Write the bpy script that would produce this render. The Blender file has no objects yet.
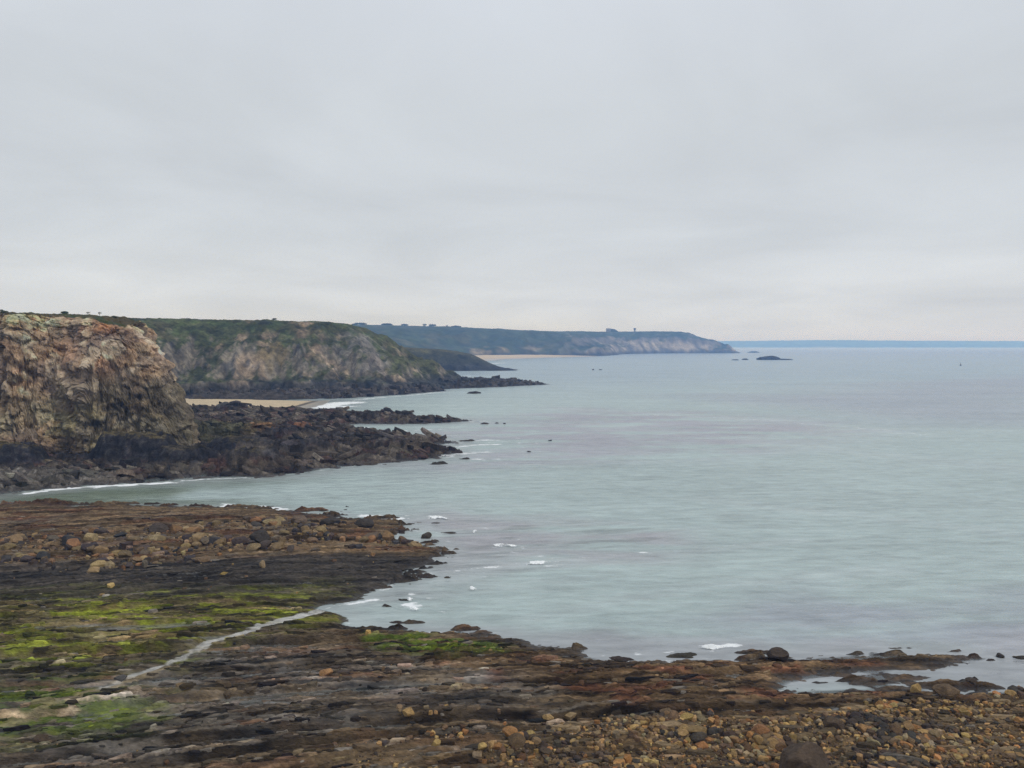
import bpy, math, random
import numpy as np

# ------------------------------------------------------------------ scene, camera, light
scene = bpy.context.scene
col = scene.collection
R = math.radians
H = 25.0                      # eye height above the water
F = 790.0                     # focal length in pixels of a 1024 px wide picture
PITCH = math.atan((384 - 345.3) / F)

cam_d = bpy.data.cameras.new('camera')
cam = bpy.data.objects.new('camera', cam_d)
col.objects.link(cam)
cam.location = (0, 0, H)
cam.rotation_euler = (math.pi / 2 - PITCH, 0, 0)
cam_d.sensor_width = 36
cam_d.lens = F / 1024 * 36
cam_d.clip_start = 1.0
cam_d.clip_end = 40000
scene.camera = cam

SUN_EL, SUN_AZ = R(44), R(118)          # azimuth clockwise from +Y
world = bpy.data.worlds.new('World')
scene.world = world
world.use_nodes = True
wt = world.node_tree
wt.nodes.clear()


def nd(t, kind, **kw):
    n = t.nodes.new(kind)
    for k, v in kw.items():
        setattr(n, k, v)
    return n


def val(n, **kw):
    for k, v in kw.items():
        n.inputs[k.replace('_', ' ')].default_value = v
    return n


wo = nd(wt, 'ShaderNodeOutputWorld')
bg = nd(wt, 'ShaderNodeBackground')
bg.inputs['Strength'].default_value = 0.1
wt.links.new(bg.outputs[0], wo.inputs[0])
sky = nd(wt, 'ShaderNodeTexSky', sky_type='NISHITA', sun_disc=False)
sky.sun_elevation = SUN_EL
sky.sun_rotation = SUN_AZ
tc = nd(wt, 'ShaderNodeTexCoord')
sep = nd(wt, 'ShaderNodeSeparateXYZ')
wt.links.new(tc.outputs['Generated'], sep.inputs[0])


def wmath(op, a, b=None, clamp=False):
    m = nd(wt, 'ShaderNodeMath', operation=op, use_clamp=clamp)
    for i, v in enumerate((a, b)):
        if v is None:
            continue
        if isinstance(v, (int, float)):
            m.inputs[i].default_value = v
        else:
            wt.links.new(v, m.inputs[i])
    return m.outputs[0]


zc = wmath('MAXIMUM', sep.outputs[2], 0.0)
den = wmath('ADD', zc, 0.13)
cx_ = wmath('DIVIDE', sep.outputs[0], den)
cy_ = wmath('DIVIDE', sep.outputs[1], den)
cmb = nd(wt, 'ShaderNodeCombineXYZ')
wt.links.new(cx_, cmb.inputs[0])
wt.links.new(cy_, cmb.inputs[1])
cn = val(nd(wt, 'ShaderNodeTexNoise'), Scale=0.75, Detail=6.0, Roughness=0.52, Distortion=0.5)
wt.links.new(cmb.outputs[0], cn.inputs['Vector'])
cn2 = val(nd(wt, 'ShaderNodeTexNoise'), Scale=0.28, Detail=3.0)
wt.links.new(cmb.outputs[0], cn2.inputs['Vector'])
# cloud brightness
br = wmath('MULTIPLY_ADD', wmath('SUBTRACT', cn.outputs[0], 0.5), 1.1)
br.node.inputs[2].default_value = 1.0
br2 = wmath('MULTIPLY_ADD', wmath('SUBTRACT', cn2.outputs[0], 0.5), 0.45)
br2.node.inputs[2].default_value = 1.0
brt = wmath('MULTIPLY', br, br2)
# soften the contrast of the deck
brs = wmath('MULTIPLY_ADD', wmath('SUBTRACT', brt, 1.0), 0.42)
brs.node.inputs[2].default_value = 1.0
ramp = nd(wt, 'ShaderNodeValToRGB')
ramp.color_ramp.elements[0].position = 0.0
ramp.color_ramp.elements[0].color = (0.675, 0.68, 0.69, 1)
ramp.color_ramp.elements[1].position = 1.0
ramp.color_ramp.elements[1].color = (0.70, 0.74, 0.79, 1)
for p, c in ((0.05, (0.635, 0.655, 0.685)), (0.13, (0.58, 0.612, 0.648)), (0.28, (0.59, 0.625, 0.66)), (0.45, (0.63, 0.67, 0.73))):
    e = ramp.color_ramp.elements.new(p)
    e.color = (*c, 1)
wt.links.new(zc, ramp.inputs[0])
cl = nd(wt, 'ShaderNodeVectorMath', operation='SCALE')
wt.links.new(ramp.outputs[0], cl.inputs[0])
wt.links.new(wmath('MULTIPLY', brs, 10.95), cl.inputs['Scale'])
mx = nd(wt, 'ShaderNodeMix', data_type='RGBA')
mx.inputs[0].default_value = 0.95
wt.links.new(sky.outputs[0], mx.inputs[6])
wt.links.new(cl.outputs[0], mx.inputs[7])
wt.links.new(mx.outputs[2], bg.inputs[0])

sun_d = bpy.data.lights.new('sun', 'SUN')
sun_d.energy = 1.2
sun_d.angle = R(11)
sun_d.color = (1.0, 0.95, 0.88)
sun = bpy.data.objects.new('sun', sun_d)
col.objects.link(sun)
sun.rotation_euler = (math.pi / 2 - SUN_EL, 0, math.pi - SUN_AZ)

scene.view_settings.view_transform = 'Standard'
scene.view_settings.look = 'None'
scene.view_settings.exposure = 0.0
scene.view_settings.gamma = 1.0
scene.render.engine = 'CYCLES'
scene.cycles.max_bounces = 6
scene.cycles.transparent_max_bounces = 6
scene.cycles.volume_bounces = 1
scene.cycles.use_adaptive_sampling = False
scene.cycles.use_denoising = True
scene.cycles.denoising_prefilter = 'NONE'

# ------------------------------------------------------------------ numpy helpers
f4 = np.float32


def G(px, py, z=0.0):
    """Where the line of sight of a photo pixel meets the level z (metres)."""
    xc, yc = (px - 512) / F, (384 - py) / F
    cp, sp = math.cos(PITCH), math.sin(PITCH)
    dy, dz = cp + sp * yc, -sp + cp * yc
    t = (z - H) / dz
    return (xc * t, dy * t)


def GY(px, py, Y):
    """Point on the line of sight of a photo pixel at the depth Y."""
    xc, yc = (px - 512) / F, (384 - py) / F
    cp, sp = math.cos(PITCH), math.sin(PITCH)
    dy, dz = cp + sp * yc, -sp + cp * yc
    t = Y / dy
    return (xc * t, Y, H + dz * t)


def Gs(pts, z=0.0):
    return [G(a, b, z) for a, b in pts]


def hash_(ix, iy, seed=0):
    n = (ix.astype(np.int64) * 374761393 + iy.astype(np.int64) * 668265263 + seed * 144269504) & 0xffffffff
    n = ((n ^ (n >> 13)) * 1274126177) & 0xffffffff
    n = n ^ (n >> 16)
    return n & 0xffff


GA = np.linspace(0, 2 * np.pi, 64, endpoint=False)
GX, GYY = np.cos(GA).astype(f4), np.sin(GA).astype(f4)


def h01(k, seed=0):
    k = np.floor(k)
    return (hash_(k, k * 0 + 17, seed) / 65535.0).astype(f4)


def n2(x, y, seed=0):
    xi, yi = np.floor(x), np.floor(y)
    fx, fy = (x - xi).astype(f4), (y - yi).astype(f4)
    u = fx * fx * fx * (fx * (fx * 6 - 15) + 10)
    v = fy * fy * fy * (fy * (fy * 6 - 15) + 10)

    def g(dx, dy):
        h = hash_(xi + dx, yi + dy, seed) & 63
        return GX[h] * (fx - dx) + GYY[h] * (fy - dy)
    a, b, c, d = g(0, 0), g(1, 0), g(0, 1), g(1, 1)
    return ((a + u * (b - a)) * (1 - v) + (c + u * (d - c)) * v) * 1.5


def fbm(x, y, o=4, seed=0, gain=0.5, lac=2.03):
    s, a = 0, 1.0
    t = 0
    for i in range(o):
        s = s + a * n2(x, y, seed + i * 31)
        t += a
        a *= gain
        x, y = x * lac + 3.1, y * lac + 7.7
    return s / t


def ridge(x, y, o=4, seed=0, gain=0.5):
    s, a, t = 0, 1.0, 0
    for i in range(o):
        s = s + a * (1 - np.abs(n2(x, y, seed + i * 31)) * 2)
        t += a
        a *= gain
        x, y = x * 2.03 + 3.1, y * 2.03 + 7.7
    return s / t


def n3(x, y, z, seed=0):
    xi, yi, zi = np.floor(x), np.floor(y), np.floor(z)
    fx, fy, fz = (x - xi).astype(f4), (y - yi).astype(f4), (z - zi).astype(f4)
    u, v, w = [t * t * (3 - 2 * t) for t in (fx, fy, fz)]

    def g(dx, dy, dz):
        return (hash_(xi + dx, yi + dy + (zi + dz) * 57, seed) / 32767.5 - 1).astype(f4)
    a = g(0, 0, 0) * (1 - u) + g(1, 0, 0) * u
    b = g(0, 1, 0) * (1 - u) + g(1, 1, 0) * u
    c = g(0, 0, 1) * (1 - u) + g(1, 0, 1) * u
    d = g(0, 1, 1) * (1 - u) + g(1, 1, 1) * u
    return (a * (1 - v) + b * v) * (1 - w) + (c * (1 - v) + d * v) * w


def fbm3(x, y, z, o=4, seed=0, gain=0.5):
    s, a, t = 0, 1.0, 0
    for i in range(o):
        s = s + a * n3(x, y, z, seed + i * 31)
        t += a
        a *= gain
        x, y, z = x * 2.03 + 3.1, y * 2.03 + 7.7, z * 2.03 + 1.3
    return s / t


def worley(x, y, z, seed=0):
    """random cells: (random value, facet slope, crack width) of the cell each point lies in"""
    xi, yi, zi = np.floor(x), np.floor(y), np.floor(z)
    b1 = np.full(x.shape, 9., f4)
    b2 = np.full(x.shape, 9., f4)
    hv = np.zeros(x.shape, f4)
    fs = np.zeros(x.shape, f4)
    flat = not np.any(zi)
    for dx in (-1, 0, 1):
        for dy in (-1, 0, 1):
            for dz in ((0,) if flat else (-1, 0, 1)):
                cx, cy, cz = xi + dx, yi + dy, zi + dz
                k = cy + cz * 57
                r1, r2, r3, r4 = [(hash_(cx, k, seed + q) / 65535.).astype(f4) for q in range(4)]
                ux, uy, uz = (x - cx - r1).astype(f4), (y - cy - r2).astype(f4), (z - cz - (.5 if flat else r3)).astype(f4)
                d = ux * ux + uy * uy + (0 if flat else uz * uz)
                m = d < b1
                b2 = np.where(m, b1, np.minimum(b2, d))
                b1 = np.where(m, d, b1)
                hv = np.where(m, r4, hv)
                fs = np.where(m, ux * (r3 - .5) * 2 + uy * (r4 * 7 % 1 - .5) * 2 + uz * (r1 * 5 % 1 - .5) * 2, fs)
    return hv, fs, np.sqrt(b2) - np.sqrt(b1)


def ss(a, b, x):
    t = np.clip((x - a) / (b - a), 0, 1)
    return t * t * (3 - 2 * t)


def sdf(poly, x, y):
    """Signed distance to a polygon, positive inside."""
    d = np.full(x.shape, 1e12, f4)
    ins = np.zeros(x.shape, bool)
    n = len(poly)
    for i in range(n):
        ax, ay = poly[i]
        bx, by = poly[(i + 1) % n]
        ex, ey = bx - ax, by - ay
        L = ex * ex + ey * ey + 1e-9
        wx, wy = x - ax, y - ay
        t = np.clip((wx * ex + wy * ey) / L, 0, 1)
        d = np.minimum(d, (wx - t * ex) ** 2 + (wy - t * ey) ** 2)
        if ay != by:
            c = ((ay > y) != (by > y)) & (x < ex * (y - ay) / ey + ax)
            ins ^= c
    return np.where(ins, 1, -1) * np.sqrt(d)


def pdist(line, x, y):
    """Distance to an open polyline and the running parameter 0..1."""
    d = np.full(x.shape, 1e12, f4)
    tt = np.zeros(x.shape, f4)
    n = len(line) - 1
    for i in range(n):
        ax, ay = line[i]
        bx, by = line[i + 1]
        ex, ey = bx - ax, by - ay
        L = ex * ex + ey * ey + 1e-9
        t = np.clip(((x - ax) * ex + (y - ay) * ey) / L, 0, 1)
        q = (x - ax - t * ex) ** 2 + (y - ay - t * ey) ** 2
        m = q < d
        d = np.where(m, q, d)
        tt = np.where(m, (i + t) / n, tt)
    return np.sqrt(d), tt


def coarse(fn, x, y, k=4):
    """Evaluates fn on a k-times coarser grid and interpolates it back."""
    ny, nx = x.shape
    iy = np.unique(np.append(np.arange(0, ny, k), ny - 1))
    ix = np.unique(np.append(np.arange(0, nx, k), nx - 1))
    c = fn(x[np.ix_(iy, ix)], y[np.ix_(iy, ix)])
    t = np.empty((len(iy), nx), f4)
    for r in range(len(iy)):
        t[r] = np.interp(np.arange(nx), ix, c[r])
    o = np.empty((ny, nx), f4)
    pos = np.searchsorted(iy, np.arange(ny), side='right') - 1
    pos = np.clip(pos, 0, len(iy) - 2)
    fr = ((np.arange(ny) - iy[pos]) / (iy[pos + 1] - iy[pos])).astype(f4)[:, None]
    return t[pos] * (1 - fr) + t[pos + 1] * fr


def mixc(C, m, c):
    c = np.asarray(c, f4)
    return C * (1 - m[..., None]) + c * m[..., None]


def mesh_from(name, V, Fq, attrs, mat, smooth=True, quads=True):
    """V (n,3), Fq (m,4) or (m,3) -> linked object; attrs: name -> (n,) or (n,3)"""
    me = bpy.data.meshes.new(name)
    n, m, k = len(V), len(Fq), Fq.shape[1]
    me.vertices.add(n)
    me.vertices.foreach_set('co', np.ascontiguousarray(V, f4).ravel())
    me.loops.add(m * k)
    me.loops.foreach_set('vertex_index', np.ascontiguousarray(Fq, np.int32).ravel())
    me.polygons.add(m)
    me.polygons.foreach_set('loop_start', np.arange(0, m * k, k, dtype=np.int32))
    me.polygons.foreach_set('loop_total', np.full(m, k, np.int32))
    me.polygons.foreach_set('use_smooth', np.full(m, smooth, bool))
    for an, a in (attrs or {}).items():
        if a.ndim == 1:
            at = me.attributes.new(an, 'FLOAT', 'POINT')
            at.data.foreach_set('value', np.ascontiguousarray(a, f4))
        else:
            at = me.attributes.new(an, 'FLOAT_COLOR', 'POINT')
            at.data.foreach_set('color', np.ascontiguousarray(np.concatenate([a, np.ones((len(a), 1), f4)], 1), f4).ravel())
    me.update(calc_edges=True)
    if mat:
        me.materials.append(mat)
    o = bpy.data.objects.new(name, me)
    col.objects.link(o)
    return o


def grid_mesh(name, X, Y, Z, attrs, mat, keep=None, smooth=True):
    ny, nx = X.shape
    idx = np.arange(ny * nx, dtype=np.int32).reshape(ny, nx)
    q = np.stack([idx[:-1, :-1], idx[:-1, 1:], idx[1:, 1:], idx[1:, :-1]], -1)
    if keep is not None:
        kk = keep[:-1, :-1] | keep[:-1, 1:] | keep[1:, 1:] | keep[1:, :-1]
        q = q[kk]
    q = q.reshape(-1, 4)
    V = np.stack([X.ravel(), Y.ravel(), Z.ravel()], -1).astype(f4)
    at = {k: (a.reshape(-1, 3) if a.ndim == 3 else a.ravel()) for k, a in attrs.items()}
    if keep is not None:
        used = np.zeros(len(V), bool)
        used[q.ravel()] = True
        remap = np.cumsum(used) - 1
        q = remap[q].astype(np.int32)
        V = V[used]
        at = {k: a[used] for k, a in at.items()}
    return mesh_from(name, V, q, at, mat, smooth)


def tag(o, label, cat, group=None, kind=None):
    o['label'] = label
    o['category'] = cat
    if group:
        o['group'] = group
    if kind:
        o['kind'] = kind
    return o


def empty(name, loc):
    o = bpy.data.objects.new(name, None)
    o.empty_display_size = 0.5
    o.location = loc
    col.objects.link(o)
    return o


# ------------------------------------------------------------------ materials
def new_mat(name):
    m = bpy.data.materials.new(name)
    m.use_nodes = True
    t = m.node_tree
    t.nodes.clear()
    out = nd(t, 'ShaderNodeOutputMaterial')
    return m, t, out


def lk(t, a, b):
    t.links.new(a, b)


def tmath(t, op, a, b=None, c=None, clamp=False):
    m = nd(t, 'ShaderNodeMath', operation=op, use_clamp=clamp)
    for i, v in enumerate((a, b, c)):
        if v is None:
            continue
        if isinstance(v, (int, float)):
            m.inputs[i].default_value = v
        else:
            t.links.new(v, m.inputs[i])
    return m.outputs[0]


def rock_mat(name, scales, strengths, bump=0.6, bump_dist=0.3, stretch=(1, 1, 1), wet=False, src='Col', rough=0.85, contrast=0.9):
    """Rock: colour from the object's own attribute, broken up by noise, with bump."""
    m, t, out = new_mat(name)
    p = nd(t, 'ShaderNodeBsdfPrincipled')
    lk(t, p.outputs[0], out.inputs[0])
    geo = nd(t, 'ShaderNodeTexCoord')
    mp = nd(t, 'ShaderNodeMapping')
    mp.inputs['Scale'].default_value = stretch
    lk(t, geo.outputs['Object'], mp.inputs[0])
    if src == 'Col':
        a = nd(t, 'ShaderNodeAttribute', attribute_name='Col')
        base = a.outputs['Color']
    else:
        a = nd(t, 'ShaderNodeObjectInfo')
        base = a.outputs['Color']
        off = nd(t, 'ShaderNodeVectorMath', operation='ADD')
        lk(t, mp.outputs[0], off.inputs[0])
        sc_ = nd(t, 'ShaderNodeVectorMath', operation='SCALE')
        lk(t, a.outputs['Location'], sc_.inputs[0])
        sc_.inputs['Scale'].default_value = 1.7
        lk(t, sc_.outputs[0], off.inputs[1])
        mp = off
    hs = None
    mult = None
    for s, k in zip(scales, strengths):
        n = val(nd(t, 'ShaderNodeTexNoise'), Scale=s, Detail=5.0, Roughness=0.62)
        lk(t, mp.outputs[0], n.inputs['Vector'])
        d = tmath(t, 'MULTIPLY_ADD', tmath(t, 'SUBTRACT', n.outputs[0], 0.5), k * 4.6 * contrast, 1.0)
        mult = d if mult is None else tmath(t, 'MULTIPLY', mult, d)
        hh = tmath(t, 'MULTIPLY', n.outputs[0], k)
        hs = hh if hs is None else tmath(t, 'ADD', hs, hh)
    mult = tmath(t, 'MINIMUM', tmath(t, 'MAXIMUM', mult, 0.25), 2.4)
    sc = nd(t, 'ShaderNodeVectorMath', operation='SCALE')
    lk(t, base, sc.inputs[0])
    lk(t, mult, sc.inputs['Scale'])
    lk(t, sc.outputs[0], p.inputs['Base Color'])
    b = nd(t, 'ShaderNodeBump')
    b.inputs['Strength'].default_value = bump
    b.inputs['Distance'].default_value = bump_dist
    lk(t, hs, b.inputs['Height'])
    lk(t, b.outputs[0], p.inputs['Normal'])
    p.inputs['Roughness'].default_value = rough
    p.inputs['Specular IOR Level'].default_value = 0.12
    if wet:
        w = nd(t, 'ShaderNodeAttribute', attribute_name='wet')
        nn = val(nd(t, 'ShaderNodeTexNoise'), Scale=0.6, Detail=3.0)
        lk(t, mp.outputs[0], nn.inputs['Vector'])
        ww = w.outputs['Fac']
        lk(t, tmath(t, 'MULTIPLY_ADD', ww, -(rough - 0.12), rough), p.inputs['Roughness'])
        lk(t, tmath(t, 'MULTIPLY_ADD', ww, 0.60, 0.08), p.inputs['Specular IOR Level'])
        lk(t, tmath(t, 'MULTIPLY_ADD', ww, -bump * 0.92, bump), b.inputs['Strength'])
    return m


M_shelf = rock_mat('foreshore_rock', (0.35, 1.6, 5.0), (0.22, 0.4, 0.5), bump=1.0, bump_dist=0.5, stretch=(0.45, 1, 1), wet=True)
M_reef = rock_mat('reef_rock', (0.2, 0.9, 3.0), (0.35, 0.55, 0.5), bump=0.9, bump_dist=0.5, wet=True)
M_cliff = rock_mat('cliff_rock', (0.12, 0.5, 1.8), (0.25, 0.32, 0.36), bump=1.0, bump_dist=0.8, stretch=(1, 1, 1.15))
M_head = rock_mat('headland_rock', (0.03, 0.12, 0.5), (0.35, 0.5, 0.55), bump=1.0, bump_dist=2.0)
M_far = rock_mat('far_land', (0.008, 0.03, 0.1), (0.25, 0.45, 0.4), bump=0.8, bump_dist=6.0)
M_sand = rock_mat('sand', (0.1, 0.8), (0.12, 0.12), bump=0.3, bump_dist=0.1, wet=True)
M_stone = rock_mat('stone', (0.9, 3.0, 9.0), (0.3, 0.35, 0.35), bump=0.8, bump_dist=0.12, src='obj')
M_cobble = rock_mat('cobble_stone', (1.5, 6.0), (0.25, 0.35), bump=0.7, bump_dist=0.08)


def leaf_mat(name, c, k=0.4):
    m, t, out = new_mat(name)
    p = nd(t, 'ShaderNodeBsdfPrincipled')
    lk(t, p.outputs[0], out.inputs[0])
    g = nd(t, 'ShaderNodeTexCoord')
    n = val(nd(t, 'ShaderNodeTexNoise'), Scale=1.4, Detail=3.0)
    lk(t, g.outputs['Object'], n.inputs['Vector'])
    r = nd(t, 'ShaderNodeValToRGB')
    r.color_ramp.elements[0].position, r.color_ramp.elements[1].position = 0.3, 0.7
    r.color_ramp.elements[0].color = (*[v * (1 - k) for v in c], 1)
    r.color_ramp.elements[1].color = (*[v * (1 + k) for v in c], 1)
    lk(t, n.outputs[0], r.inputs[0])
    lk(t, r.outputs[0], p.inputs['Base Color'])
    p.inputs['Roughness'].default_value = 0.8
    return m


M_leaf = leaf_mat('dark_leaves', (0.05, 0.065, 0.028))
M_bark = leaf_mat('bark', (0.09, 0.07, 0.05))
M_wall = leaf_mat('grey_render', (0.25, 0.24, 0.22), 0.15)
M_dark = leaf_mat('dark_opening', (0.03, 0.03, 0.035), 0.1)
M_hull = leaf_mat('dark_hull', (0.03, 0.035, 0.05), 0.1)
M_cabin = leaf_mat('white_paint', (0.75, 0.75, 0.73), 0.05)

# foam: white water, broken up so that its edge frays
M_foam, t_, out_ = new_mat('foam')
p_ = nd(t_, 'ShaderNodeBsdfPrincipled')
p_.inputs['Base Color'].default_value = (0.82, 0.84, 0.85, 1)
p_.inputs['Roughness'].default_value = 0.7
tr_ = nd(t_, 'ShaderNodeBsdfTransparent')
g_ = nd(t_, 'ShaderNodeTexCoord')
n_ = val(nd(t_, 'ShaderNodeTexNoise'), Scale=1.5, Detail=6.0, Roughness=0.7)
lk(t_, g_.outputs['Object'], n_.inputs['Vector'])
a_ = nd(t_, 'ShaderNodeAttribute', attribute_name='foam')
e_ = tmath(t_, 'ADD', a_.outputs['Fac'], tmath(t_, 'MULTIPLY', tmath(t_, 'SUBTRACT', n_.outputs[0], 0.5), 3.2))
k_ = tmath(t_, 'MULTIPLY_ADD', e_, 2.6, -1.25, clamp=True)
m_ = nd(t_, 'ShaderNodeMixShader')
lk(t_, k_, m_.inputs[0])
lk(t_, tr_.outputs[0], m_.inputs[1])
lk(t_, p_.outputs[0], m_.inputs[2])
lk(t_, m_.outputs[0], out_.inputs[0])

# sea water
M_sea, t_, out_ = new_mat('sea_water')
g_ = nd(t_, 'ShaderNodeTexCoord')
dep = nd(t_, 'ShaderNodeAttribute', attribute_name='depth').outputs['Fac']
fo = nd(t_, 'ShaderNodeAttribute', attribute_name='foam').outputs['Fac']
wc = nd(t_, 'ShaderNodeAttribute', attribute_name='Col').outputs['Color']
ripple = nd(t_, 'ShaderNodeAttribute', attribute_name='ripple').outputs['Fac']
mp1 = nd(t_, 'ShaderNodeMapping')
mp1.inputs['Scale'].default_value = (0.5, 1.0, 1)
mp1.inputs['Rotation'].default_value = (0, 0, R(-14))
lk(t_, g_.outputs['Object'], mp1.inputs[0])
na = val(nd(t_, 'ShaderNodeTexNoise'), Scale=0.9, Detail=4.0, Roughness=0.6)
nb = val(nd(t_, 'ShaderNodeTexNoise'), Scale=0.12, Detail=3.0, Roughness=0.55)
lk(t_, mp1.outputs[0], na.inputs['Vector'])
lk(t_, mp1.outputs[0], nb.inputs['Vector'])
hw = tmath(t_, 'ADD', tmath(t_, 'MULTIPLY', na.outputs[0], 0.75), tmath(t_, 'MULTIPLY', nb.outputs[0], 0.8))
bw = nd(t_, 'ShaderNodeBump')
bw.inputs['Distance'].default_value = 0.9
lk(t_, hw, bw.inputs['Height'])
lk(t_, tmath(t_, 'MULTIPLY', ripple, 1.0), bw.inputs['Strength'])
# colour streaks drawn out by wind and swell, plus painted ripple light and dark
mp2 = nd(t_, 'ShaderNodeMapping')
mp2.inputs['Scale'].default_value = (0.012, 0.05, 1)
mp2.inputs['Rotation'].default_value = (0, 0, R(-10))
lk(t_, g_.outputs['Object'], mp2.inputs[0])
ns = val(nd(t_, 'ShaderNodeTexNoise'), Scale=1.0, Detail=6.0, Roughness=0.6, Distortion=0.4)
lk(t_, mp2.outputs[0], ns.inputs['Vector'])
sw = nd(t_, 'ShaderNodeVectorMath', operation='SCALE')
lk(t_, wc, sw.inputs[0])
mp3 = nd(t_, 'ShaderNodeMapping')
mp3.inputs['Scale'].default_value = (0.22, 0.75, 1)
mp3.inputs['Rotation'].default_value = (0, 0, R(-16))
lk(t_, g_.outputs['Object'], mp3.inputs[0])
nr = val(nd(t_, 'ShaderNodeTexNoise'), Scale=1.0, Detail=4.0, Roughness=0.65)  # ripple light and dark, put into the body colour
lk(t_, mp3.outputs[0], nr.inputs['Vector'])
nq = val(nd(t_, 'ShaderNodeTexNoise'), Scale=0.17, Detail=4.0, Roughness=0.6)
lk(t_, mp3.outputs[0], nq.inputs['Vector'])
tex = tmath(t_, 'ADD', tmath(t_, 'MULTIPLY', tmath(t_, 'SUBTRACT', nr.outputs[0], 0.5), 0.95), tmath(t_, 'MULTIPLY', tmath(t_, 'SUBTRACT', nq.outputs[0], 0.5), 0.38))
tex = tmath(t_, 'ADD', tex, tmath(t_, 'MULTIPLY', tmath(t_, 'SUBTRACT', ns.outputs[0], 0.5), 0.40))
lk(t_, tmath(t_, 'ADD', tex, 1.0), sw.inputs['Scale'])
dif = nd(t_, 'ShaderNodeBsdfDiffuse')
lk(t_, sw.outputs[0], dif.inputs[0])
trn = nd(t_, 'ShaderNodeBsdfTransparent')
trn.inputs[0].default_value = (0.62, 0.72, 0.70, 1)
body = nd(t_, 'ShaderNodeMixShader')
lk(t_, tmath(t_, 'MULTIPLY_ADD', dep, 11.0, 0.3, clamp=True), body.inputs[0])
lk(t_, trn.outputs[0], body.inputs[1])
lk(t_, dif.outputs[0], body.inputs[2])
gl = nd(t_, 'ShaderNodeBsdfGlossy')
gl.inputs['Color'].default_value = (1, 1, 1, 1)
lk(t_, tmath(t_, 'MULTIPLY_ADD', ripple, 0.12, 0.08), gl.inputs['Roughness'])
lk(t_, bw.outputs[0], gl.inputs['Normal'])
fr = nd(t_, 'ShaderNodeFresnel')
fr.inputs['IOR'].default_value = 1.33
lk(t_, bw.outputs[0], fr.inputs['Normal'])
frc = tmath(t_, 'MULTIPLY', fr.outputs[0], 0.55)
wat = nd(t_, 'ShaderNodeMixShader')
lk(t_, frc, wat.inputs[0])
lk(t_, body.outputs[0], wat.inputs[1])
lk(t_, gl.outputs[0], wat.inputs[2])
nf = val(nd(t_, 'ShaderNodeTexNoise'), Scale=0.8, Detail=6.0, Roughness=0.7)
lk(t_, mp1.outputs[0], nf.inputs['Vector'])
ff = tmath(t_, 'MULTIPLY_ADD', tmath(t_, 'ADD', fo, tmath(t_, 'MULTIPLY', tmath(t_, 'SUBTRACT', nf.outputs[0], 0.5), 3.4)), 2.6, -1.2, clamp=True)
ff = tmath(t_, 'MULTIPLY', ff, tmath(t_, 'MULTIPLY', fo, 6.0, clamp=True))
fd = nd(t_, 'ShaderNodeBsdfDiffuse')
fd.inputs[0].default_value = (0.78, 0.80, 0.81, 1)
fin = nd(t_, 'ShaderNodeMixShader')
lk(t_, ff, fin.inputs[0])
lk(t_, wat.outputs[0], fin.inputs[1])
lk(t_, fd.outputs[0], fin.inputs[2])
lk(t_, fin.outputs[0], out_.inputs[0])

# ------------------------------------------------------------------ foreshore: the wave-cut rock shelf
SHELF = Gs([(-60, 503), (60, 506), (130, 507), (220, 508), (300, 513), (345, 519), (395, 521), (402, 529), (385, 536), (400, 543), (445, 549), (440, 556),
            (415, 569), (400, 577), (385, 586), (365, 592), (350, 600), (322, 606), (338, 618), (352, 630),
            (400, 632), (470, 634), (520, 640), (528, 646), (570, 649), (592, 660), (640, 664), (690, 661), (735, 664), (770, 656), (795, 660),
            (860, 658), (960, 655), (978, 659), (930, 666), (860, 672), (810, 674), (838, 674), (790, 681), (770, 690), (790, 694), (850, 690), (905, 693),
            (925, 693), (940, 697), (985, 697), (1035, 689), (1100, 688), (1300, 690)]) + [(75, 30), (-90, 30), (-130, 110)]
FINGERS = [[(852, 684), (895, 676), (930, 677), (890, 684), (870, 688)], [(905, 686), (940, 682), (980, 683), (1000, 687), (950, 690)],
           [(868, 687), (925, 689), (945, 687), (900, 692)], [(850, 677), (875, 673), (905, 676), (870, 680)]]
SHELF_SUBS = [Gs(p) for p in FINGERS]
MOUTH = G(338, 610)
CHANNEL = Gs([(350, 600), (325, 606), (312, 612), (290, 619), (262, 628), (243, 637), (205, 650), (188, 660), (165, 671), (130, 684), (98, 696)], 0.5)
VEIN = Gs([(175, 672), (130, 685), (95, 697), (60, 712), (20, 728), (-40, 742)], 0.6)
RILLS = [(Gs(p, 0.6), w) for p, w in (([(100, 634), (150, 630), (205, 627)], .35), ([(50, 652), (110, 648), (180, 643), (240, 639)], .3),
                                      ([(20, 636), (70, 632), (120, 628)], .22))]


def shelf_sd(x, y):
    s = sdf(SHELF, x, y)
    for p in SHELF_SUBS:
        s = np.maximum(s, np.minimum(sdf(p, x, y) * 1.3, 2.0))
    return s


def strata_s(x, y):
    s = y - (0.14 * x - 0.00155 * x * x)
    return s + 1.5 * n2(x / 38, y / 13, 5) + 0.45 * n2(x / 10, y / 4.5, 6)


def shelf_base(x, y, sd):
    w = sd + (0.5 + 1.1 * ss(10, -12, x)) * fbm(x / 8, y / 2.6, 4, 40)
    up = 0.20 * ss(0, .9, w) + 0.075 * np.clip(w, 0, 9) + 0.011 * np.clip(w - 9, 0, 60)
    ledge = 1.15 * ss(.12 - .10 * ss(5, -10, x), .5, fbm(x / 5.5, (y - .12 * x) / .95, 4, 43) + .25 * n2(x / 12, y / 5, 44)) * ss(-9 - 5 * ss(5, -10, x), -.5, w) * ss(3, 7, np.hypot(x - MOUTH[0], y - MOUTH[1]))
    return np.where(w > 0, up, np.maximum(0.26 * w, -3.0) + np.where(w > -15, ledge * (.44 + .34 * ss(5, -10, x)), 0))


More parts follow.
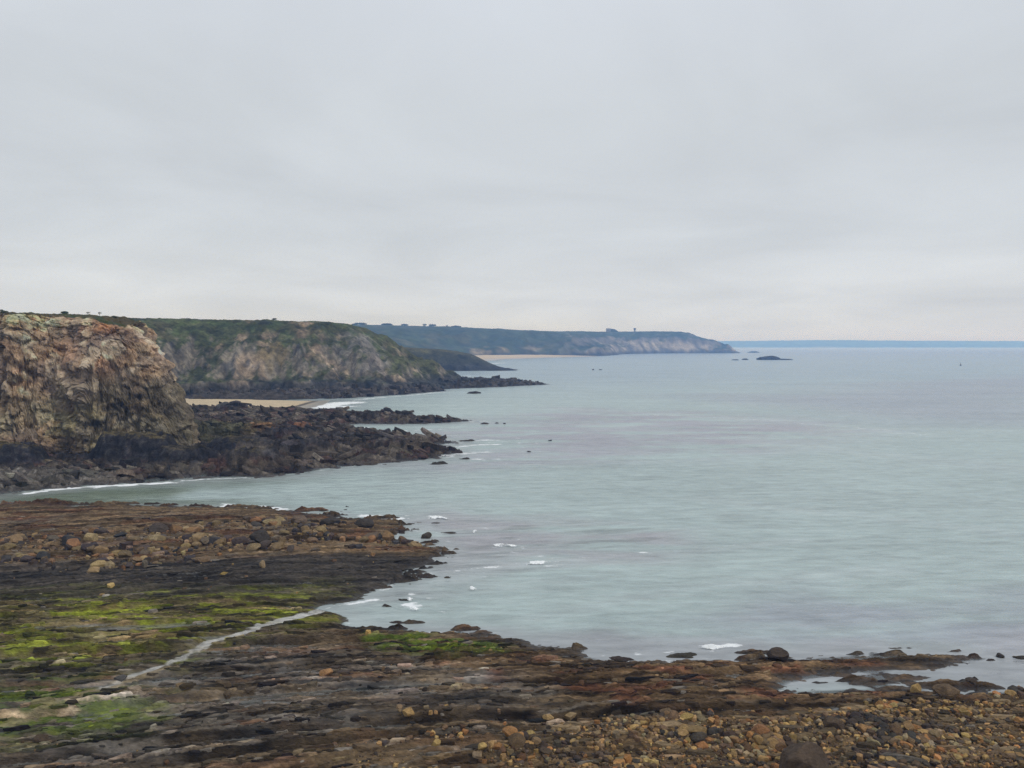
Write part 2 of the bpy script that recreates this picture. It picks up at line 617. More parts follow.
def beds(s, x, spec):
    h = 0
    for i, (w, amp, L) in enumerate(spec):
        k = np.floor(s / w)
        fr_ = s / w - k
        hk = h01(k, 90 + i)
        al = np.clip(0.55 + 0.9 * n2(x / L + k * 13.73, k * 3.17 + 0.5, 60 + i), 0, 1.3)
        pr = np.where(fr_ < .06, fr_ / .06, 1 - (fr_ - .06) / .94)
        h = h + amp * (0.25 + hk) * al * (pr - 0.35)
    return h.astype(f4)


def zmask(poly, x, y, soft, wob=0, seed=0, z=0.6):
    s = coarse(lambda a, b: sdf(Gs(poly, z), a, b), x, y, 5)
    if wob:
        s = s + wob * fbm(x / (wob * 3.2), y / (wob * 1.2), 3, seed)
    return ss(-soft, soft, s)


gx = np.arange(-92, 62, 0.145, dtype=f4)
gy = np.concatenate([np.arange(36, 76, 0.085), np.arange(76, 136, 0.13)]).astype(f4)
SX, SY = np.meshgrid(gx, gy)
sd = coarse(shelf_sd, SX, SY, 4)
S = strata_s(SX, SY)
base = shelf_base(SX, SY, sd)
Z_BROWN = zmask([(-200, 480), (420, 500), (460, 545), (420, 560), (250, 566), (0, 570), (-200, 572)], SX, SY, 2.0, 2.0, 1)
Z_DARK = zmask([(-200, 574), (0, 572), (150, 566), (300, 557), (450, 553), (452, 560), (420, 576), (360, 596), (230, 604), (60, 608), (-200, 606)], SX, SY, 1.6, 1.6, 2)
Z_GREEN = zmask([(-100, 612), (40, 600), (190, 598), (330, 590), (340, 612), (260, 630), (180, 664), (90, 668), (-100, 680)], SX, SY, 5.0, 2.6, 3)
Z_GRN2 = zmask([(-100, 712), (40, 692), (95, 690), (165, 712), (130, 736), (20, 745), (-100, 750)], SX, SY, 3.0, 1.0, 4)
Z_GRN3 = zmask([(360, 634), (420, 631), (500, 640), (520, 648), (470, 655), (380, 654)], SX, SY, .9, 1.0, 5)
Z_GREY = zmask([(-200, 672), (100, 666), (250, 640), (330, 650), (420, 668), (520, 672), (560, 700), (480, 724), (330, 736), (180, 770), (-200, 800)], SX, SY, 2.0, 1.6, 6)
Z_COB = zmask([(540, 742), (620, 725), (700, 717), (760, 722), (860, 708), (930, 702), (1000, 694), (1100, 690), (1400, 690), (1400, 900), (440, 900), (500, 768)], SX, SY, 1.2, 1.2, 7)
Z_COB2 = zmask([(250, 800), (330, 742), (420, 720), (520, 722), (600, 714), (640, 730), (520, 800)], SX, SY, 1.2, 1.2, 8)
Z_WEED = zmask([(330, 628), (520, 646), (600, 660), (760, 656), (980, 655), (1100, 690), (900, 706), (760, 716), (600, 708), (500, 690), (420, 660)], SX, SY, 1.5, 1.2, 9)

rough_k = np.clip(0.30 + 0.70 * ss(0, 7, sd) - 0.40 * Z_BROWN - .2 * Z_DARK, 0.2, 1)
bd = beds(S, SX, ((5.6, .72, 40), (2.1, .52, 20), (0.8, .26, 5), (0.36, .13, 2.5)))
fin_n = fbm(SX / 2.2, SY / 1.1, 4, 50)
det = bd * rough_k * (1 - .5 * Z_COB) + 0.26 * fin_n * (1 + .5 * Z_WEED) + .12 * fbm(SX / .5, SY / .35, 2, 51) + 0.22 * fbm(SX / 9, SY / 6, 3, 55) + 0.3 * Z_BROWN * np.maximum(0, fbm(SX / 3, SY / 2, 4, 58))
# lumpy weed mats where the bladder wrack lies
det = det + Z_WEED * 0.22 * np.maximum(0, fbm(SX / 1.6, SY / 1.1, 3, 59)) * ss(-1, 2, sd)
SZ = base + det
chd, cht = pdist(CHANNEL, SX, SY)
chd = chd + 0.35 * n2(SX / 1.7, SY / 1.2, 71)
chw = 0.66 - 0.56 * cht + .16 * n2(SX / 1.1, SY / .9, 74)
chm = ss(chw + 1.1, chw + .1, chd)
SZ = SZ * (1 - chm) + np.minimum(SZ, base + .02 + .12 * ss(chw, chw + .8, chd)) * chm
near_side = ss(3.2, .6, chd)
SZ = SZ - np.maximum(0, SZ - base - .22) * near_side * .75
# rock pools: the lowest troughs stand full of water
thr = -0.24 + 0.15 * n2(SX / 14, SY / 7, 80) + 0.10 * Z_GREY - .12 * Z_COB - .2 * Z_BROWN
plev = base + thr * (0.6 + .4 * rough_k)
pool = ss(-0.004, 0.006, plev - SZ) * ss(-2, 3, sd)
SZ = np.where((sd > -2), np.maximum(SZ, plev), SZ)
pool = np.maximum(pool, ss(chw + .12, chw - .05, chd) * (1 - .25 * cht))
for ln, w in RILLS:
    d_, t__ = pdist(ln, SX, SY)
    d_ = d_ + 0.3 * n2(SX / 2.2, SY / 1., 72)
    m_r = ss(w + .25, w - .1, d_)
    SZ = SZ * (1 - .8 * m_r) + (base - .05) * .8 * m_r
    pool = np.maximum(pool, .8 * m_r)

gsy, gsx = np.gradient(SZ, gy, gx)
pool = pool * ss(.9, .35, np.hypot(gsx, gsy))
# albedo of the rock, weed and stones, with sky reflection and wet sheen painted in
k1 = np.floor(S / 0.8)
k2 = np.floor(S / 2.1)
tone = 0.65 + 0.5 * h01(k1, 7) * np.clip(.7 + .8 * n2(SX / 8, k1 * 2.7 + .5, 14), 0, 1.2) + 0.25 * h01(k2, 8) + 0.30 * fin_n
tone = np.clip(1.05 + 1.7 * (tone - 1.0), .22, 2.6)
C = np.ones(SX.shape + (3,), f4) * np.array((0.075, 0.058, 0.040), f4)
C = mixc(C, ss(.05, .3, fbm(SX / 7, SY / 3, 3, 21)) * .7, (0.085, 0.050, 0.033))
C = mixc(C, Z_BROWN, (0.105, 0.077, 0.050))
C = mixc(C, Z_BROWN * ss(.0, .3, fbm(SX / 12, SY / 3, 3, 22)) * .8, (0.080, 0.042, 0.026))
C = mixc(C, Z_DARK * .95, (0.030, 0.027, 0.025))
C = mixc(C, Z_GREY * ss(-.35, .25, fbm(SX / 9, SY / 2.5, 3, 23)), (0.060, 0.051, 0.044))
C = mixc(C, Z_GREY * ss(.1, .4, fbm(SX / 6, SY / 1.5, 3, 24)) * .8, (0.104, 0.097, 0.094))  # paler grey, partly a wet sheen put into the colour
C = mixc(C, Z_WEED * (1 - Z_GREY * .6) * .8, (0.078, 0.052, 0.030))
C = mixc(C, Z_WEED * ss(.05, .35, fbm(SX / 5, SY / 2, 3, 25)) * .75, (0.085, 0.036, 0.022))
C = mixc(C, np.maximum(Z_COB, Z_COB2 * .5), (0.085, 0.060, 0.036))
stripe = n2(SX / 6, S / .42, 91) * .8 + n2(SX / 14, S / 1.1, 92) * .8 + n2(SX / 2.2, S / .22, 93) * .5
C = C * np.array((1.22, 1.15, 1.02), f4) * (tone * np.clip(1 + 1.25 * stripe * (1 - .5 * Z_BROWN - .4 * Z_COB), .22, 2.5))[..., None]
# pale quartz veins and shell sand in the joints
vein = ss(.62, .75, ridge(SX / 7 + 3, S / 1.6, 2, 33)) * ss(0, .3, n2(SX / 11, SY / 5, 34)) * (1 - Z_DARK * .8) * ss(2, 6, sd)
C = mixc(C, vein * .35, (0.26, 0.23, 0.19))
gn = fbm(SX / 4, SY / 1.1, 5, 26, .62) + .35 * (h01(k1, 9) - .5)
gpatch = fbm(SX / 14, SY / 5, 3, 27)
C = mixc(C, Z_GREEN * .55, (0.085, 0.078, 0.026))
C = mixc(C, Z_GREEN * ss(-.08, .22, gn + .5 * gpatch) * .85, (0.100, 0.098, 0.018))
C = mixc(C, Z_GREEN * ss(.12, .38, gn + .5 * gpatch) * .9, (0.165, 0.186, 0.020))
gstr = np.clip(1.18 + 1.25 * stripe, .3, 2.1)
C = C * (1 + (gstr - 1) * np.maximum(Z_GREEN, np.maximum(Z_GRN2, Z_GRN3)))[..., None]
C = mixc(C, Z_GREEN * ss(.12, .4, -gn) * .8, (0.050, 0.036, 0.024))
C = mixc(C, np.maximum(Z_GRN2, Z_GRN3) * ss(-.25, .1, gn), (0.075, 0.105, 0.018))
C = mixc(C, np.maximum(Z_GRN2, Z_GRN3) * ss(.05, .35, gn) * .9, (0.130, 0.155, 0.018))
vd, vt = pdist(VEIN, SX, SY)
vm = ss(.75, .25, vd + .4 * n2(SX / 1.5, SY / 1., 73)) * (1 - .4 * vt)
C = mixc(C, vm * .85, (0.26, 0.205, 0.125))
# black wet band at the water's edge
C = mixc(C, ss(.45, .05, SZ) * .75 * (1 - Z_GRN3), (0.028, 0.022, 0.018))
C = mixc(C, pool * .8, (0.11, 0.11, 0.10))  # lighter tint painted in for sky mirrored by the pools
C = mixc(C, ss(chw + .15, chw, chd) * (.9 - .35 * cht) * np.clip(.8 + .7 * n2(SX / 1.3, SY / .7, 75), .3, 1), (0.48, 0.46, 0.42))  # pale colour painted for the sky reflected in the channel water
wet = np.clip(np.maximum(pool, np.maximum(.62 * Z_GREY * ss(-.1, .35, fbm(SX / 7, SY / 2, 3, 24)), .55 * ss(.35, .0, SZ))), 0, 1)
wet = np.maximum(wet, .12 * Z_DARK)
SHELF_C = C
shelf = grid_mesh('rock_shelf', SX, SY, SZ, {'Col': C, 'wet': wet}, M_shelf, keep=(SZ > -2.2))
tag(shelf, 'wave-cut foreshore of dark layered rock streaked with green weed', 'rock shelf', kind='structure')


def samp(x, y):
    """height of the shelf at scattered points"""
    i = np.clip(np.searchsorted(gx, x) - 1, 0, len(gx) - 2)
    j = np.clip(np.searchsorted(gy, y) - 1, 0, len(gy) - 2)
    u = np.clip((x - gx[i]) / (gx[i + 1] - gx[i]), 0, 1)
    v = np.clip((y - gy[j]) / (gy[j + 1] - gy[j]), 0, 1)
    return (SZ[j, i] * (1 - u) + SZ[j, i + 1] * u) * (1 - v) + (SZ[j + 1, i] * (1 - u) + SZ[j + 1, i + 1] * u) * v


def sampf(A, x, y):
    i = np.clip(np.searchsorted(gx, x) - 1, 0, len(gx) - 1)
    j = np.clip(np.searchsorted(gy, y) - 1, 0, len(gy) - 1)
    return A[j, i]


# ------------------------------------------------------------------ middle reef below the cliff
REEF = Gs([(-200, 500), (0, 494), (30, 490), (90, 485), (150, 482), (200, 477), (250, 477), (300, 473), (340, 467), (390, 463), (440, 457), (455, 451),
           (430, 447), (455, 443), (440, 439), (400, 437), (375, 433), (340, 430), (318, 426), (345, 424), (420, 424), (470, 421), (455, 419), (410, 419), (390, 415),
           (345, 416), (320, 414), (296, 411), (250, 408), (190, 408), (120, 408), (-200, 412)])


def reef_sd(x, y):
    return sdf(REEF, x, y)


BUMPS = []      # (x, y, radius x, radius y, height)
for px, py, zb, rx, ry, hh in ((122, 463, 0.5, 8, 6, 5.6), (150, 463, 0.5, 9, 6, 5.4), (182, 465, .5, 9, 6, 3.2), (8, 467, .5, 11, 6, 4.0), (-30, 462, .5, 14, 9, 4.0), (250, 468, .5, 7, 6, 3.2),
                               (145, 413, 0, 8, 9, 4), (233, 414, 0, 7, 6, 2.6), (207, 414, 0, 6, 6, 1.3), (290, 415, 0, 9, 7, 1.0), (330, 417, 0, 7, 6, 1.6),
                               (375, 421, 0, 14, 7, 1.8), (300, 455, .5, 10, 7, 2.2), (270, 440, .5, 16, 12, 2.4), (360, 446, .5, 14, 8, 1.7), (330, 434, 0, 8, 6, 1.2),
                               (212, 440, .5, 12, 13, 2.6), (400, 452, .3, 10, 6, 1.4), (240, 455, .5, 10, 8, 3.0)):
    x0, y0 = G(px, py, zb)
    BUMPS.append((x0, y0, rx, ry, hh))


def reef_base(x, y, sd_):
    w = sd_ + 2.2 * fbm(x / 14, y / 9, 3, 140)
    up = .35 * ss(0, 2, w) + 0.07 * np.clip(w, 0, 8) + 0.022 * np.clip(w - 8, 0, 40)
    b = np.where(w > 0, up, np.maximum(0.12 * w, -3.5)) - .03
    for x0, y0, rx, ry, hh in BUMPS:
        wx = x + 2.5 * n2(x / 9, y / 9, 141)
        q = ((wx - x0) / rx) ** 2 + ((y - y0) / ry) ** 2
        b = np.maximum(b, np.minimum(b, 1.2) + hh * ss(1.0, 0.12, q))
    return b


rx_ = np.arange(-150, 4, 0.26, dtype=f4)
ry_ = np.concatenate([np.arange(126, 200, 0.3), np.arange(200, 330, 0.5)]).astype(f4)
RX, RY = np.meshgrid(rx_, ry_)
rsd = coarse(reef_sd, RX, RY, 4)
rb = reef_base(RX, RY, rsd)
rs = RY * .8 + RX * .35 + 3 * n2(RX / 25, RY / 20, 150) + rb * 1.4
rbed = beds(rs, RX, ((6.0, 1.2, 22), (2.4, 1.0, 9), (.9, .5, 4)))
rf = fbm(RX / 3.2, RY / 2.6, 5, 151, .6)
rk, rfa, rcr = worley((RX + .3 * RY) / 3.4 + .3 * n2(RX / 4, RY / 4, 160), RY / 2.4, RX * 0, 161)
rk2, rfa2, rcr2 = worley((RX + .2 * RY) / 1.3, RY / .95, RX * 0, 165)
RZ = rb + (rbed * (.30 + .2 * np.clip(rb, 0, 2)) + .7 * (rk - .5) + 1.1 * rfa - .5 * ss(.15, 0, rcr) + .3 * (rk2 - .5) + .5 * rfa2 + .4 * rf + .35 * fbm(RX / .9, RY / .8, 2, 158) + 1.2 * np.maximum(0, ridge(RX / 7, RY / 5, 4, 152, .6) - .5)) * ss(-5, 4, rsd) * (.45 + .55 * ss(290, 240, RY)) * (1 - .55 * ss(2.6, 4.2, rb) * (RY < 190))
gyv, gxv = np.gradient(RZ, ry_, rx_)
steep = np.sqrt(gxv ** 2 + gyv ** 2)
C = np.ones(RX.shape + (3,), f4) * np.array((0.056, 0.044, 0.033), f4)
m1 = fbm(RX / 8, RY / 7, 4, 153)
C = mixc(C, ss(-.05, .3, m1), (0.100, 0.078, 0.054))
C = mixc(C, ss(.62, .8, rk) * .6, (0.125, 0.105, 0.080))
C = mixc(C, ss(.1, .35, fbm(RX / 5, RY / 4, 3, 154)) * .8, (0.070, 0.036, 0.028))
hump = ss(1.5, 2.3, RZ) * (RY < 174) * (RX < -60) * (RX > -125)
C = mixc(C, hump * .93, (0.024, 0.023, 0.026))
C = mixc(C, hump * ss(.72, .9, rs / 1.3 - np.floor(rs / 1.3)) * .5, (0.065, 0.060, 0.055))
px_cob = ss(-66, -80, RX + 6 * n2(RX / 9, RY / 9, 156)) * ss(154, 146, RY)
C = mixc(C, px_cob * .85, (0.12, 0.105, 0.085))
C = mixc(C, px_cob * ss(.1, .4, fbm(RX / 1.6, RY / 1.6, 2, 157)) * .8, (0.20, 0.18, 0.15))
C = mixc(C, ss(2.2, 4.0, RZ) * .85 * (1 - hump), (0.036, 0.034, 0.036))
C = mixc(C, ss(3.6, 5.2, RZ + 1.5 * m1) * ss(1.1, .5, steep) * .8 * ss(200, 180, RY), (0.11, 0.085, 0.035))
for px, py, rr, cc in ((262, 424, 7, (0.22, .105, .04)), (225, 424, 16, (0.075, .070, .035)), (302, 429, 2.2, (0.30, .14, .06))):
    x0, y0 = G(px, py, 4.5 if py < 429 else 3)
    q = np.sqrt((RX - x0) ** 2 + ((RY - y0) / 1.6) ** 2) + rr * .5 * n2(RX / 4, RY / 4, 155)
    C = mixc(C, ss(rr, rr * .5, q) * .8, cc)
C = C * np.clip(1 + .5 * rf + .7 * (rk2 - .5) + .5 * (rk - .5) + .35 * (h01(np.floor(rs / .9), 3) - .5), .35, 2)[..., None]
C = mixc(C, ss(.7, .1, RZ) * .7, (0.026, 0.021, 0.019))
wet = np.clip(.6 * ss(.6, .0, RZ), 0, 1)
C = C * np.array((.84, .85, .90), f4)
RC = C
reef = grid_mesh('reef', RX, RY, RZ, {'Col': C, 'wet': wet}, M_reef, keep=(RZ > -2.4))
tag(reef, 'low jagged reef of dark rock running out from the cliff foot', 'reef', kind='structure')

# ------------------------------------------------------------------ the near cliff
CL = [(-230, 157), (-150, 163), (-124, 162), (-116, 166.5), (-107, 162.5), (-99, 166), (-91, 164.5), (-84, 168), (-75, 171), (-70.5, 178), (-73, 188), (-84, 200), (-102, 222),
      (-130, 250), (-250, 270)]
ax_ = np.arange(-190, -58, 0.22, dtype=f4)
ay_ = np.concatenate([np.arange(154, 159, 0.16), np.arange(159, 177, 0.045), np.arange(177, 200, 0.16), np.arange(200, 300, 0.7)]).astype(f4)
AX, AY = np.meshgrid(ax_, ay_)
csd = coarse(lambda a, b: sdf(CL, a, b), AX, AY, 4)
cap = np.interp(AX + 2.5 + 1.8 * n2(AX / 5, AY / 9, 199) + .12 * np.clip(AY - 180, 0, 60), (-190, -130, -115, -100, -90, -84.5, -80, -76, -72, -68.5, -64), (33.0, 32.6, 32.4, 31.8, 31.0, 29.6, 25.0, 19.5, 13.5, 8, 2.5)).astype(f4) + .8 * fbm(AX / 20, AY / 20, 3, 200)
w = csd + 2.2 * fbm(AX / 13, AY / 16, 3, 201) + 1.0 * fbm(AX / 4, AY / 7, 3, 202)
prof = .14 * ss(0, 3.5, w) + .70 * ss(1.5, 6.5, w) + .16 * ss(5.5, 10, w)
AZ = np.where(w < 0, .5 + w * .4, .5 + (cap - .5) * prof)
gy1, gx1 = np.gradient(AZ, ay_, ax_)
nl = np.sqrt(gx1 ** 2 + gy1 ** 2 + 1)
nx_, ny_, nz_ = -gx1 / nl, -gy1 / nl, 1 / nl
st = ss(.3, 1.0, np.sqrt(gx1 ** 2 + gy1 ** 2))
hx, hy = nx_ / (np.sqrt(nx_ ** 2 + ny_ ** 2) + 1e-3), ny_ / (np.sqrt(nx_ ** 2 + ny_ ** 2) + 1e-3)
q1 = AZ * .95 + AX * .28 + AY * .1 + 3.2 * n3(AX / 9, AY / 9, AZ / 9, 203)
blk = 0
for i, (wd, am) in enumerate(((4.2, 1.5), (1.5, .9), (.6, .4))):
    kk = np.floor(q1 / wd)
    along = n2((AX * .8 - AZ * .4) / (wd * 1.7) + kk * 7.7, kk * 1.9 + .3, 210 + i)
    along = np.round(along * 3) / 3 * .7 + along * .3
    blk = blk + am * (h01(kk, 220 + i) - .5 + along)
rib = fbm((AX - .1 * AZ) / 4.5, AY / 5 + AZ / 24, 4, 230) * 2.4 + 1.1 * (ridge((AX + .15 * AZ) / 7, AZ / 11 + AY / 9, 4, 234) - .5)
wk, wf, wcr = worley(AX / 3.1 + .4 * n3(AX / 3, AY / 3, AZ / 3, 250), AY / 3.5, AZ / 4.2, 251)
wk2, wf2, wcr2 = worley(AX / 1.25, AY / 1.4, AZ / 1.3 + AX / 5, 255)
dsp = (.6 * (wk - .5) + 1.0 * wf - .5 * ss(.10, .0, wcr) + .25 * (wk2 - .5) + .40 * wf2 - .12 * ss(.12, 0, wcr2) + blk * .6 + rib + .25 * fbm3(AX / 1.6, AY / 1.6, AZ / 1.6, 3, 231)) * st
VX, VY = AX + hx * dsp, AY + hy * dsp
VZ = AZ + (.5 * fbm(AX / 2, AY / 2, 3, 232) + .25 * blk) * (1 - .4 * st) * ss(-2, 1, w) + (1 - st) * .5 * np.maximum(0, fbm(AX / 3.5, AY / 3.5, 3, 233)) * ss(24, 28, AZ)
C = np.ones(AX.shape + (3,), f4) * np.array((0.205, 0.152, 0.105), f4)
a1 = fbm3(AX / 9 + AZ / 20, AY / 9, AZ / 7, 4, 240)
a2 = fbm3(AX / 4 + 9, AY / 4, AZ / 4, 4, 241)
a3 = fbm3(AX / 12, AY / 12, AZ / 10, 3, 242)
zr = AZ / 31
C = mixc(C, ss(.0, .3, a1) * .85, (0.30, 0.27, 0.22))
C = mixc(C, ss(.05, .35, -a1) * .75, (0.125, 0.105, 0.095))
C = mixc(C, ss(.05, .35, a2) * ss(.35, .7, zr) * .6, (0.21, 0.135, 0.092))
C = mixc(C, ss(.22, .4, a1 + .4 * a2) * .75, (0.34, 0.315, 0.27))
C = mixc(C, ss(.1, .4, a3 + .25) * ss(.62, .3, zr) * ss(-.4, .2, a2) * .75, (0.135, 0.125, 0.062))
C = mixc(C, ss(.0, .3, a2 - .1) * ss(.55, .25, zr) * .6, (0.20, 0.19, 0.12))
C = mixc(C, ss(.84, .93, zr + .08 * a3) * ss(-.15, .2, fbm3(AX / 5, AY / 5, AZ / 9, 3, 244)) * .8, (0.24, 0.125, 0.068))
C = mixc(C, ss(.86, .95, zr) * ss(.02, .2, a1) * .8, (0.34, 0.27, 0.17))
C = mixc(C, ss(.05, .3, -a2) * ss(.25, .5, zr) * .35, (0.085, 0.070, 0.068))
C = mixc(C, ss(.60, .35, zr + .15 * a1) * ss(.10, .2, zr) * ss(-.35, .1, a2) * .55, (0.165, 0.150, 0.105))
# dark sea-washed foot, greenish lower right shoulder
C = mixc(C, ss(.15, .05, zr + .05 * a2) * .85, (0.042, 0.036, 0.033))
C = mixc(C, ss(.80, .86, wk) * ss(.3, .6, zr) * .5, (0.31, 0.27, 0.215))
C = mixc(C, ss(.2, .12, wk) * .5, (0.10, 0.085, 0.078))
C = mixc(C, ss(.55, .6, wk) * ss(.66, .62, wk) * .55, (0.22, 0.14, 0.09))
C = C * (.88 + .24 * wk2)[..., None]
rsh = ss(-92, -82, AX + .25 * AZ + 4 * a3) * ss(22, 12, AZ)
C = mixc(C, rsh * .6, (0.075, 0.070, 0.048))
C = C * np.clip(1 + .35 * (h01(np.floor(q1 / .6), 5) - .5) + .4 * a2 + .45 * fbm3(AX / 1.1, AY / 1.1, AZ / .9, 3, 245), .6, 1.5)[..., None]
C = np.clip(C * np.array((1.72, 1.63, 1.50), f4), 0, .5)
veg = ss(.55, .25, st) * ss(25, 28, VZ) * ss(7.5, 10.5, w)
C = mixc(C, veg, (0.072, 0.058, 0.028))
C = mixc(C, veg * ss(.0, .25, fbm(AX / 6, AY / 6, 3, 243)), (0.050, 0.058, 0.024))
cliff = grid_mesh('cliff', VX, VY, VZ, {'Col': C}, M_cliff, keep=(AZ > -1.5), smooth=False)
tag(cliff, 'steep tan and grey rock cliff with rusty upper band', 'cliff', kind='structure')

# ------------------------------------------------------------------ sandy cove beach
BEACH = [G(120, 414), G(296, 411.5), G(322, 405), G(330, 400.5), G(300, 398.5, 1), G(240, 396.5, 1), G(120, 396, 1)]
bx_ = np.arange(-190, -60, 0.8, dtype=f4)
by_ = np.arange(270, 420, 0.8, dtype=f4)
BX, BY = np.meshgrid(bx_, by_)
bsd = sdf(BEACH, BX, BY) + 1.0 * n2(BX / 15, BY / 12, 300)
BZ = np.where(bsd > 0, .055 * bsd, .06 * bsd) + .05 * n2(BX / 6, BY / 6, 301)
C = np.ones(BX.shape + (3,), f4) * np.array((0.50, 0.40, 0.27), f4)
# the wet lower sand beyond a dark line of stones
LINE = Gs([(285, 409), (300, 405.5), (318, 400), (326, 398)], .4)
ld, lt = pdist(LINE, BX, BY)
wets = ss(-86.5, -83, BX - (BY - 320) * .10)
wets = np.maximum(ss(.5, .15, BZ), wets)
C = mixc(C, wets * .9, (0.24, 0.22, 0.19))
C = mixc(C, ss(1.9, .6, ld) * .9, (0.05, 0.045, 0.04))
beach = grid_mesh('beach', BX, BY, BZ, {'Col': C, 'wet': wets * .7}, M_sand, keep=(bsd > -12))
tag(beach, 'small pale sandy cove beach between reef and green headland', 'beach', kind='structure')


# ------------------------------------------------------------------ headlands
def interp(x, pts):
    xs, ys = zip(*pts)
    return np.interp(x, xs, ys).astype(f4)


# green headland behind the cove
HB = [(-420, 330), (-190, 352), (-160, 372), (-140, 392), (-118, 398), (-98, 408), (-84, 414), (-66, 414), (-52, 428), (-38, 455), (-26, 490), (-15, 512), (-14, 522), (-30, 540),
      (-48, 560), (-70, 640), (-120, 760), (-420, 800)]
RB = [G(185, 402), G(260, 400.5), G(310, 399), G(345, 398.3), G(400, 394.5), G(445, 391), G(440, 388.8), G(480, 387.8), G(515, 386), G(548, 384.4), G(520, 383.2), G(470, 381), G(440, 382),
      G(380, 386), G(300, 392), G(185, 394)]
hx_ = np.arange(-400, 35, 0.75, dtype=f4)
hy_ = np.concatenate([np.arange(325, 560, 0.75), np.arange(560, 800, 3)]).astype(f4)
HX, HY = np.meshgrid(hx_, hy_)
hsd = coarse(lambda a, b: sdf(HB, a, b), HX, HY, 3)
hcap = interp(HX, ((-420, 40.5), (-300, 40), (-208, 39.6), (-150, 39.6), (-112, 39), (-97, 36.5), (-80, 31.5), (-62, 24.5), (-47, 18.5), (-36, 13), (-27, 8), (-18, 3.5), (-12, .5))) + .6 * fbm(HX / 20, HY / 25, 3, 400)
gul = ridge((HX + .25 * HY) / 26, HY / 75, 4, 401)
gulf = ridge((HX + .2 * HY) / 9, HY / 30, 3, 402)
hk_, hf_, hcr_ = worley(HX / 6, HY / 7, HX * 0, 420)
hk2_, hf2_, hcr2_ = worley(HX / 2.6, HY / 3, HX * 0, 424)
w = hsd + 7 * (gul - .45) + 2.5 * (gulf - .4) + 5 * fbm(HX / 30, HY / 40, 3, 403)
prof = .17 * ss(0, 5, w) + .45 * ss(5, 34, w) + .38 * ss(22, 72, w)
HZ = np.where(w < 0, w * .25, hcap * prof)
sp_ = np.clip(prof * (1 - prof) * 4, 0, 1)
HZ = HZ + sp_ * (2.4 * (gul - .45) + 1.5 * fbm(HX / 7, HY / 7, 4, 404) + 1.1 * hf_ + .6 * hf2_) + ss(.8, 1, prof) * .8 * np.maximum(0, fbm(HX / 9, HY / 9, 3, 405)) + ss(0, 3, w) * .7 * fbm(HX / 2.5, HY / 2.5, 2, 409)
rbs = coarse(lambda a, b: sdf(RB, a, b), HX, HY, 3)
wr = rbs + 3 * fbm(HX / 12, HY / 18, 3, 406)
rz2 = np.where(wr > 0, np.minimum(.22 * wr, 1.6), .2 * wr) + (1.1 * fbm(HX / 4, HY / 5, 4, 407) + 1.1 * hf2_ + .6 * (hk2_ - .5) + .5 * ridge(HX / 8, HY / 8, 3, 408)) * ss(-4, 3, rbs)
reef_m = ss(-.3, .3, rz2 - HZ)
HZ = np.maximum(HZ, rz2)
gy1, gx1 = np.gradient(HZ, hy_, hx_)
stp = np.sqrt(gx1 ** 2 + gy1 ** 2)
b1 = fbm(HX / 16, HY / 22, 4, 410)
b2 = fbm(HX / 7, HY / 10, 4, 411)
C = np.ones(HX.shape + (3,), f4) * np.array((0.056, 0.063, 0.027), f4)
C = mixc(C, ss(.0, .3, b1) * .7, (0.075, 0.066, 0.032))
C = mixc(C, ss(.0, .3, b2) * ss(.4, .9, prof) * .7, (0.050, 0.072, 0.024))
tip = ss(-85, -50, HX) * ss(6, 10, HZ)
C = mixc(C, tip * .7, (0.085, 0.084, 0.034))
gys, gxs = np.gradient(hcap * prof + sp_ * 2.4 * gul, hy_, hx_)
rock = (1 - .6 * ss(-90, -60, HX) * ss(9, 13, HZ)) * ss(.66, 1.05, .3 * stp + .7 * np.sqrt(gxs ** 2 + gys ** 2) + .5 * b2 + .35 * b1) * ss(.90, .70, prof)
C = mixc(C, rock * .85, (0.150, 0.128, 0.105))
C = mixc(C, rock * ss(.05, .3, b1) * .8, (0.25, 0.19, 0.13))
C = mixc(C, rock * ss(.05, .3, -b2) * .7, (0.085, 0.085, 0.088))
for px, py, rr, cc in ((305, 348, 6.5, (0.33, .235, .165)), (318, 372, 6, (0.27, .20, .14)), (240, 342, 6, (0.27, .20, .145)), (238, 372, 4.5, (0.25, .185, .13)), (275, 376, 8, (0.15, .115, .055)),
                       (360, 352, 14, (0.17, .155, .145)), (375, 366, 12, (0.19, .17, .155)), (255, 350, 6, (0.23, .18, .13)), (300, 362, 5, (0.25, .185, .125))):
    yy = 470 - (py - 345) * 1.4
    x0 = (px - 512) / F * yy
    q = np.sqrt((HX - x0) ** 2 + ((HY - yy) / 1.8) ** 2) + rr * .7 * n2(HX / 6, HY / 8, 412)
    C = mixc(C, ss(rr, rr * .3, q + 2.5 * b2) * .7, cc)
C = mixc(C, ss(9.5, 4.0, HZ + 4 * b2) * .9, (0.036, 0.035, 0.036))
C = mixc(C, reef_m * .9, (0.060, 0.050, 0.043))
C = mixc(C, ss(.8, .1, HZ) * .7, (0.030, 0.026, 0.024))
# bare pale path rocks along the ridge that falls to the point
path = Gs([(0, 0)], 0)
C = C * np.clip(1 + .5 * b2 + .5 * (hk2_ - .5) + .3 * (hk_ - .5) + .35 * fbm(HX / 2.5, HY / 3, 2, 413), .45, 1.8)[..., None]
HC = C
head = grid_mesh('headland', HX, HY, HZ, {'Col': C}, M_head, keep=(HZ > -2.5))
tag(head, 'green headland with bare rocky gullies falling to a dark foot', 'headland', kind='structure')

